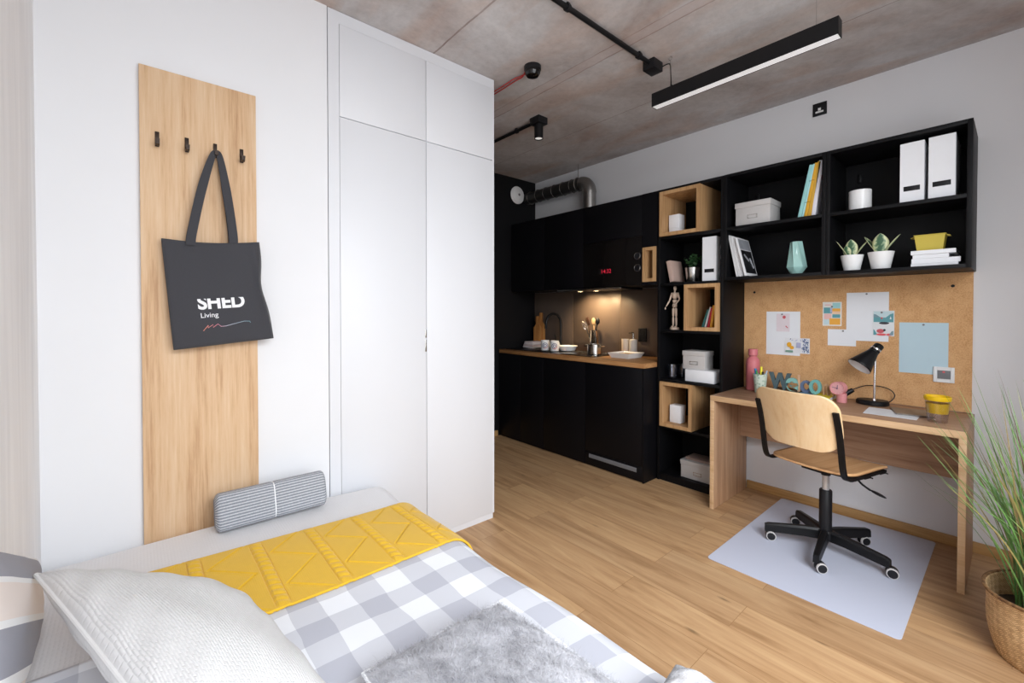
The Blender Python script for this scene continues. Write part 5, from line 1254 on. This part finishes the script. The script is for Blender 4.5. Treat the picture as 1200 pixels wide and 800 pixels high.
# local space: +x is forward, z up from the mat
for k in range(5):
    a = 57+72*k
    arm = B()
    pts = [(.02, 0, .088), (.10, 0, .086), (.27, 0, .070), (.287, 0, .066)]
    rr = [(.020, .028), (.019, .026), (.015, .023), (.014, .020)]
    rings = []
    for (x, y, z), (hw, hh) in zip(pts, rr):
        rings.append([arm.bm.verts.new((x, s*hw*q, z+t*hh)) for s, t, q in ((-1, -1, 1), (1, -1, 1), (1, .6, .9), (.55, 1, 1), (-.55, 1, 1), (-1, .6, .9))])
    arm._skin(rings); arm.bm.faces.new(rings[0][::-1]); arm.bm.faces.new(rings[-1])
    obj('base_arm', arm.xf(RZ(a)), M['black_metal'], chair, ang=25)
    px, py = .275*math.cos(R(a)), .275*math.sin(R(a))
    sw = [128, -50, -38, -62, 150][k]        # how far each castor has swung round
    Mx = T(px, py, 0) @ RZ(sw)
    b = B().cyl((0, 0, .047), (0, 0, .058), .008, seg=12)
    hood = []
    for s in (-1, 1):
        hood.append([Vector((.018+.026*math.cos(R(q)), s*.010, .025+.027*math.sin(R(q)))) for q in range(15, 196, 15)])
    va1 = [b.bm.verts.new(p) for p in hood[0]]; vb1 = [b.bm.verts.new(p) for p in hood[1]]
    for i in range(len(va1)-1): b.bm.faces.new((va1[i], va1[i+1], vb1[i+1], vb1[i]))
    b.bm.faces.new(va1); b.bm.faces.new(vb1[::-1])
    b.xf(Mx); cs = obj('castor', b, M['black_plastic'], chair)
    for s in (-1, 1):
        w = B().lathe([(0, -.006), (.0235, -.006), (.025, -.004), (.025, .004), (.0235, .006), (.016, .0075), (0, .0075)], M=Mx @ T(.018, s*.017, .0253) @ RX(-90*s), seg=28)
        obj('wheel', w, M['black_plastic'], cs)
        ty = B().lathe([(.0236, -.0055), (.0253, -.0035), (.0253, .0035), (.0236, .0062), (.0190, .0068), (.0190, .0062)], M=Mx @ T(.018, s*.017, .0253) @ RX(-90*s), seg=28)
        obj('tyre', ty, M['grey_card'], cs, label='pale grey castor tyre')
obj('hub', B().lathe([(0, .062), (.036, .062), (.040, .07), (.040, .104), (.034, .112), (0, .112)]), M['black_metal'], chair)
obj('column_sleeve', B().lathe([(.030, .113), (.030, .325), (.027, .330), (0, .330)]), M['black_plastic'], chair)
obj('gas_lift', B().cyl((0, 0, .3305), (0, 0, .425), .0165), M['bright'], chair, label='chrome gas lift rod')
obj('lift_collar', B().cyl((0, 0, .410), (0, 0, .452), .022), M['black_plastic'], chair)
mech = B().box(-.13, .15, -.055, .055, .4525, .472, .004)
mech.bar([(.14, -.06, .463), (.14, -.19, .470)], .03, .012, side=(1, 0, 0)).bar([(-.10, -.06, .463), (-.10, -.19, .470)], .03, .012, side=(1, 0, 0))
mech.bar([(.14, .06, .463), (.14, .19, .470)], .03, .012, side=(1, 0, 0)).bar([(-.10, .06, .463), (-.10, .19, .470)], .03, .012, side=(1, 0, 0))
obj('seat_mechanism', mech, M['black_metal'], chair)
lv = spline([(.02, -.055, .458), (.0, -.13, .450), (-.02, -.18, .425), (-.015, -.215, .405)], 6)
obj('lever', B().tube(lv, .005, 8).sph((0, 0, 0), (.030, .013, .007), 14, M=None).xf(Matrix()) if False else B().tube(lv, .005, 8), M['black_plastic'], chair)
obj('lever_paddle', B().sph((0, 0, 0), (.013, .036, .006), 16).xf(T(-.012, -.245, .398) @ RX(14)), M['black_plastic'], chair)
def rr_half(t, L0, L1, W, r0, r1):
    """half width of a rounded rectangle at t along its length"""
    a, b = t-L0, L1-t; w = W
    if a < r0: w = min(w, W-r0+math.sqrt(max(0, r0*r0-(r0-a)**2)))
    if b < r1: w = min(w, W-r1+math.sqrt(max(0, r1*r1-(r1-b)**2)))
    return w
cosd = lambda u: .5-.5*math.cos(math.pi*u)
def seat(u, v):
    x = -.205+.415*cosd(u); y = (2*v-1)*rr_half(x, -.205, .21, .205, .10, .055)
    z = .500-.010*(1-(y/.205)**2)-.012*max(0, (x-.10)/.11)**2+.010*max(0, (-x-.10)/.10)**2
    return (x, y, z)
obj('seat', B().grid(seat, 40, 28), M['plywood_seat'], chair, solid=.011, recalc=False, ang=50, offset=-1)
Z0, Z1 = .600, .892
def back(u, v):
    z = Z0+(Z1-Z0)*cosd(u); t = (z-Z0)/(Z1-Z0)
    y = (2*v-1)*rr_half(z, Z0, Z1, .212-.010*(1-t), .105, .075)
    x = -.262-.085*t+.012*math.sin(math.pi*t)+1.05*y*y
    return (x, y, z)
obj('backrest', B().grid(back, 40, 28), M['plywood'], chair, solid=.011, recalc=False, ang=50, offset=0)
for s in (-1, 1):
    y = s*.196
    xe = lambda t: -.262-.085*t+.012*math.sin(math.pi*t)+1.05*y*y-.014
    pts = [(.150, y, .474), (-.10, y, .474), (-.165, y, .476)]+bez((-.165, y, .476), (-.215, y, .480), (-.222, y, .515), (xe(.0)+.0, y, .60), 8)[1:]+[(xe(.25), y, Z0+.25*(Z1-Z0)), (xe(.5), y, Z0+.5*(Z1-Z0)), (xe(.74), y, Z0+.74*(Z1-Z0))]
    obj('back_bar', B().bar(pts, .026, .012), M['black_metal'], chair, ang=25)
    for x in (-.03, .115): obj('bracket', B().bar([(x-.02, y+s*.0, .4655), (x+.03, y, .4645), (x+.055, y, .455)], .022, .006), M['black_metal'], chair)

# ================================================================ GRASS IN A BASKET
def basket_mat():
    m, nt, p = _nt('woven_seagrass'); p.inputs['Roughness'].default_value = .8
    tc = _n(nt, 'ShaderNodeTexCoord'); sp = _n(nt, 'ShaderNodeSeparateXYZ'); nt.links.new(tc.outputs['UV'], sp.inputs[0])
    a = math_n(nt, 'ADD', sp.outputs['X'], sp.outputs['Y']); c = math_n(nt, 'SUBTRACT', sp.outputs['X'], sp.outputs['Y'])
    sa_ = math_n(nt, 'SINE', math_n(nt, 'MULTIPLY', a, 2*math.pi/.046)); sc_ = math_n(nt, 'SINE', math_n(nt, 'MULTIPLY', c, 2*math.pi/.046))
    chk = math_n(nt, 'GREATER_THAN', math_n(nt, 'MULTIPLY', sa_, sc_), 0.)
    fa_ = math_n(nt, 'ABSOLUTE', math_n(nt, 'SINE', math_n(nt, 'MULTIPLY', a, math.pi/.0075))); fc_ = math_n(nt, 'ABSOLUTE', math_n(nt, 'SINE', math_n(nt, 'MULTIPLY', c, math.pi/.0075)))
    mx = _n(nt, 'ShaderNodeMix', data_type='FLOAT'); nt.links.new(chk, mx.inputs[0]); nt.links.new(fa_, mx.inputs[2]); nt.links.new(fc_, mx.inputs[3])
    nz = _n(nt, 'ShaderNodeTexNoise', Scale=50., Detail=3.); nt.links.new(tc.outputs['Object'], nz.inputs['Vector'])
    q = math_n(nt, 'ADD', math_n(nt, 'ADD', math_n(nt, 'MULTIPLY', mx.outputs[0], .5), math_n(nt, 'MULTIPLY', chk, .16)), math_n(nt, 'MULTIPLY', nz.outputs['Fac'], .55))
    r = ramp(nt, [(.2, hexc(92, 62, 36)), (.5, hexc(184, 142, 94)), (.95, hexc(228, 196, 150))]); nt.links.new(q, r.inputs[0]); nt.links.new(r.outputs[0], p.inputs['Base Color'])
    bp = _n(nt, 'ShaderNodeBump', Strength=.8, Distance=.003); nt.links.new(q, bp.inputs['Height']); nt.links.new(bp.outputs['Normal'], p.inputs['Normal']); return m
GX, GY = 2.535, -.105
gp = thing('potted_grass', (GX, GY, 0), 'tall green ornamental grass in a round woven basket beside the desk', 'plant')
def bas(u, v):
    a = 2*math.pi*u; z = .245*v
    r = .150+.030*math.sin(min(1, v*1.6)*math.pi/2)-.010*v*v + .012*v**6
    return (GX+r*math.cos(a), GY+r*math.sin(a), .001+z+(.006*math.sin(2*a+1) if v > .7 else 0)*(v-.7)/.3)
b = B(); b.grid(bas, 64, 24, lambda u, v: (u*1.05, v*.25)); bmesh.ops.remove_doubles(b.bm, verts=b.bm.verts, dist=.0003)
bt = [b.bm.verts.new((GX+.148*math.cos(2*math.pi*k/64), GY+.148*math.sin(2*math.pi*k/64), .002)) for k in range(64)]; b.bm.faces.new(bt[::-1])
M['basket'] = basket_mat()
obj('basket', b, M['basket'], gp, world=True, solid=.006, recalc=False, ang=60)
b = B(); b.tube([(GX+.184*math.cos(2*math.pi*k/64), GY+.184*math.sin(2*math.pi*k/64), .246+.006*math.sin(4*math.pi*k/64+1)) for k in range(65)], .0065, 8, caps=False)
obj('basket_rim', b, M['basket'], gp, world=True)
obj('soil', B().lathe([(.165, .165), (.08, .175), (0, .178)], c=(GX, GY, 0)), M['soil'], gp, world=True)
def grass_mat():
    m, nt, p = _nt('grass_blade'); p.inputs['Roughness'].default_value = .5
    tc = _n(nt, 'ShaderNodeTexCoord'); sp = _n(nt, 'ShaderNodeSeparateXYZ'); nt.links.new(tc.outputs['UV'], sp.inputs[0])
    r = ramp(nt, [(0, hexc(72, 112, 54)), (.35, hexc(96, 140, 72)), (.6, hexc(134, 172, 96)), (.8, hexc(150, 140, 84)), (1, hexc(128, 96, 74))]); nt.links.new(sp.outputs['X'], r.inputs[0]); nt.links.new(r.outputs[0], p.inputs['Base Color']); return m
b = B(); rnd = random.Random(11)
def blade(p0, p1, sag, w_, col):
    p0, p1 = Vector(p0), Vector(p1); d = p1-p0; n = 12; side = d.cross(Vector((rnd.uniform(-1, 1), rnd.uniform(-1, 1), .2))).normalized(); prev = None
    hz = Vector((d.x, d.y, 0)); hz = hz.normalized() if hz.length > .01 else Vector((1, 0, 0))
    for k in range(n+1):
        t = k/n; c = p0+d*t+hz*(-sag*math.sin(math.pi*t)*.8)+Vector((0, 0, sag*math.sin(math.pi*t)*.6)); ww = w_*(1-t**2.2)+.0002
        keel = side.cross(d).normalized()*ww*.35
        cur = (b.bm.verts.new(c-side*ww), b.bm.verts.new(c+keel), b.bm.verts.new(c+side*ww))
        if prev:
            for i in (0, 1):
                f = b.bm.faces.new((prev[i], prev[i+1], cur[i+1], cur[i]))
                for l in f.loops: l[b.uv].uv = (col, t)
        prev = cur
for k in range(160):
    a = rnd.uniform(0, 6.283); r0 = .10*math.sqrt(rnd.random()); foot = (GX+r0*math.cos(a), GY+r0*math.sin(a), .17)
    spread = rnd.random()**.75*.34; h = rnd.uniform(.55, .92)*(1-.35*(spread/.34)**2)
    aa = a+rnd.gauss(0, .5); tip = (foot[0]+spread*math.cos(aa), foot[1]+spread*math.sin(aa), .17+h)
    tip = (min(tip[0], XR-.02), max(tip[1], YF+.02), tip[2])
    if tip[0] > 2.80 and tip[1] > .10: continue
    blade(foot, tip, rnd.uniform(.0, .06)+spread*.12, rnd.uniform(.0017, .0038), min(.999, rnd.choice((.1, .3, .45, .6, .62, .85, 1.))*rnd.uniform(.85, 1.)))
for x, y, z, w_, c in ((2.60, .217, .995, .0042, .55), (2.63, .163, .981, .0030, .60), (2.66, .128, .979, .0048, .45), (2.62, .124, 1.071, .0022, .62), (2.60, .062, 1.077, .0034, .40), (2.64, .078, 1.013, .0028, .5), (2.66, .048, 1.017, .0040, .58), (2.58, .244, .743, .0024, .8), (2.62, .218, .804, .0020, .9), (2.60, .185, .920, .0024, .85), (2.66, .025, .996, .0036, .5), (2.62, .003, 1.032, .0030, .45), (2.60, .184, .519, .0014, .8), (2.62, .02, .842, .0042, .5), (2.58, .13, .70, .0036, .35), (2.56, .09, .88, .0040, .55), (2.50, .10, .62, .0034, .4), (2.64, -.02, .95, .0040, .6)):
    blade((GX+(x-GX)*.25+rnd.uniform(-.03, .03), GY+(y-GY)*.15+rnd.uniform(-.02, .02), .17), (x, y, z), .03, w_, c)
obj('grass_blades', b, grass_mat(), gp, world=True, recalc=False, ang=80)['kind'] = 'stuff'

# ================================================================ CEILING SERVICES
pl = thing('pendant_light', (2.308, .955, ZC), 'long black linear pendant lamp hanging below the concrete ceiling', 'pendant lamp')
px0, px1, py0, py1, pz0, pz1 = 2.282, 2.336, .512, 1.402, 2.487, 2.563
hs = B().box(px0, px0+.003, py0, py1, pz0, pz1).box(px1-.003, px1, py0, py1, pz0, pz1).box(px0+.003, px1-.003, py0, py1, pz1-.004, pz1).box(px0+.003, px1-.003, py0, py0+.003, pz0, pz1-.004).box(px0+.003, px1-.003, py1-.003, py1, pz0, pz1-.004)
obj('housing', hs, M['black_metal'], pl, world=True)
obj('diffuser', B().box(px0+.0035, px1-.0035, py0+.0035, py1-.0035, pz0+.001, pz0+.02), plain('opal_diffuser', (.8, .8, .82), .5, noise=0, emit=(1, 1, 1), estr=.32), pl, world=True)  # weak glow added so the underside stays light; the lamp reads as off
for y in (1.300, .60):
    obj('suspension_wire', B().cyl((2.309, y, pz1), (2.309, y, ZC-.02), .0011, seg=6), M['steel'], pl, world=True)
    rg = [(2.309, y+.010*math.cos(k*math.pi/8), ZC-.012+.010*math.sin(k*math.pi/8)) for k in range(17)]
    obj('ceiling_hook', B().tube(rg, .0016, 6, caps=False), M['steel'], pl, world=True)
obj('cable', B().tube(spline([(2.325, 1.362, ZC-.028), (2.332, 1.335, ZC-.022), (2.325, 1.312, ZC-.035), (2.314, 1.302, ZC-.08), (2.312, 1.296, pz1)], 6), .0035, 8), M['black_plastic'], pl, world=True)
obj('cable_grip', B().cyl((2.312, 1.296, pz1+.0005), (2.312, 1.296, pz1+.02), .006, seg=10), M['black_plastic'], pl, world=True)
jb = thing('junction_box', (2.285, 1.395, ZC), 'black junction box with its conduit along the ceiling', 'junction box')
obj('box', B().box(2.238, 2.332, 1.36, 1.434, ZC-.055, ZC-.0005, .003), M['black_plastic'], jb, world=True)
obj('conduit', B().cyl((.55, 1.396, ZC-.019), (2.2375, 1.396, ZC-.019), .0125, seg=16), M['black_metal'], jb, world=True)
for x in (.9, 1.55, 2.140): obj('clip', B().cyl((x-.009, 1.396, ZC-.019), (x+.009, 1.396, ZC-.019), .0185, seg=16).box(x-.009, x+.009, 1.385, 1.407, ZC-.012, ZC-.0005), M['black_plastic'], jb, world=True)
sl = thing('ceiling_spotlight', (2.297, 2.352, ZC), 'black cylinder spotlight with its conduit running to the end wall', 'spotlight')
obj('mount_box', B().box(2.25, 2.344, 2.305, 2.40, ZC-.052, ZC-.0005, .003), M['black_plastic'], sl, world=True)
obj('lamp_body', B().lathe([(.0285, -.155), (.033, -.155), (.033, -.0525), (0, -.0525)], c=(2.297, 2.352, ZC), seg=32), M['black_metal'], sl, world=True, solid=.001)
obj('lens', B().lathe([(0, -.149), (.0282, -.149), (.0282, -.146)], c=(2.297, 2.352, ZC)), plain('spot_lens', (.8, .8, .8), .3, noise=0, emit=(1, .97, .92), estr=.5), sl, world=True)
obj('conduit', B().cyl((2.297, 2.4005, ZC-.020), (2.297, YB-.001, ZC-.020), .0125, seg=16), M['black_metal'], sl, world=True)
for y in (2.60, 3.2): obj('clip', B().cyl((2.297, y-.009, ZC-.020), (2.297, y+.009, ZC-.020), .0185, seg=16).box(2.286, 2.308, y-.009, y+.009, ZC-.012, ZC-.0005), M['black_plastic'], sl, world=True)
sdt = thing('smoke_detector', (1.79, 1.885, ZC), 'round black smoke detector on the concrete ceiling with red cables', 'smoke detector')
obj('base', B().lathe([(0, -.0005), (.050, -.0005), (.050, -.022), (.046, -.026), (0, -.026)], c=(1.79, 1.885, ZC), seg=36), M['black_plastic'], sdt, world=True)
obj('sensor_head', B().lathe([(.040, -.0265), (.046, -.030), (.046, -.040), (.036, -.056), (.020, -.062), (0, -.062)], c=(1.79, 1.885, ZC), seg=36), M['black_gloss'], sdt, world=True)
for dx, s in ((0, 1), (.022, -1)):
    obj('red_cable', B().tube(spline([(1.79+.012*s, 1.936, ZC-.010), (1.795+dx*.5, 1.99, ZC-.012), (1.786+dx, 2.06, ZC-.010), (1.785+dx, 2.25, ZC-.014), (1.785+dx, 2.7, ZC-.010), (1.785+dx, YB-.001, ZC-.012)], 6), .0035, 8), M['red_wire'], sdt, world=True)
sg = thing('wall_sign', (XR, .867, 2.59), 'small black square plate with a white emblem high on the wall above the shelves', 'sign')
obj('plate', B().box(XR-.008, XR-.0005, .828, .906, 2.593, 2.676, .002), M['black_plastic'], sg, world=True)
obj('emblem', B().box(XR-.0092, XR-.0082, .846, .890, 2.611, 2.622).box(XR-.0092, XR-.0082, .860, .876, 2.625, 2.642), M['white_plastic'], sg, world=True, label='white emblem of a bar with a block above it')
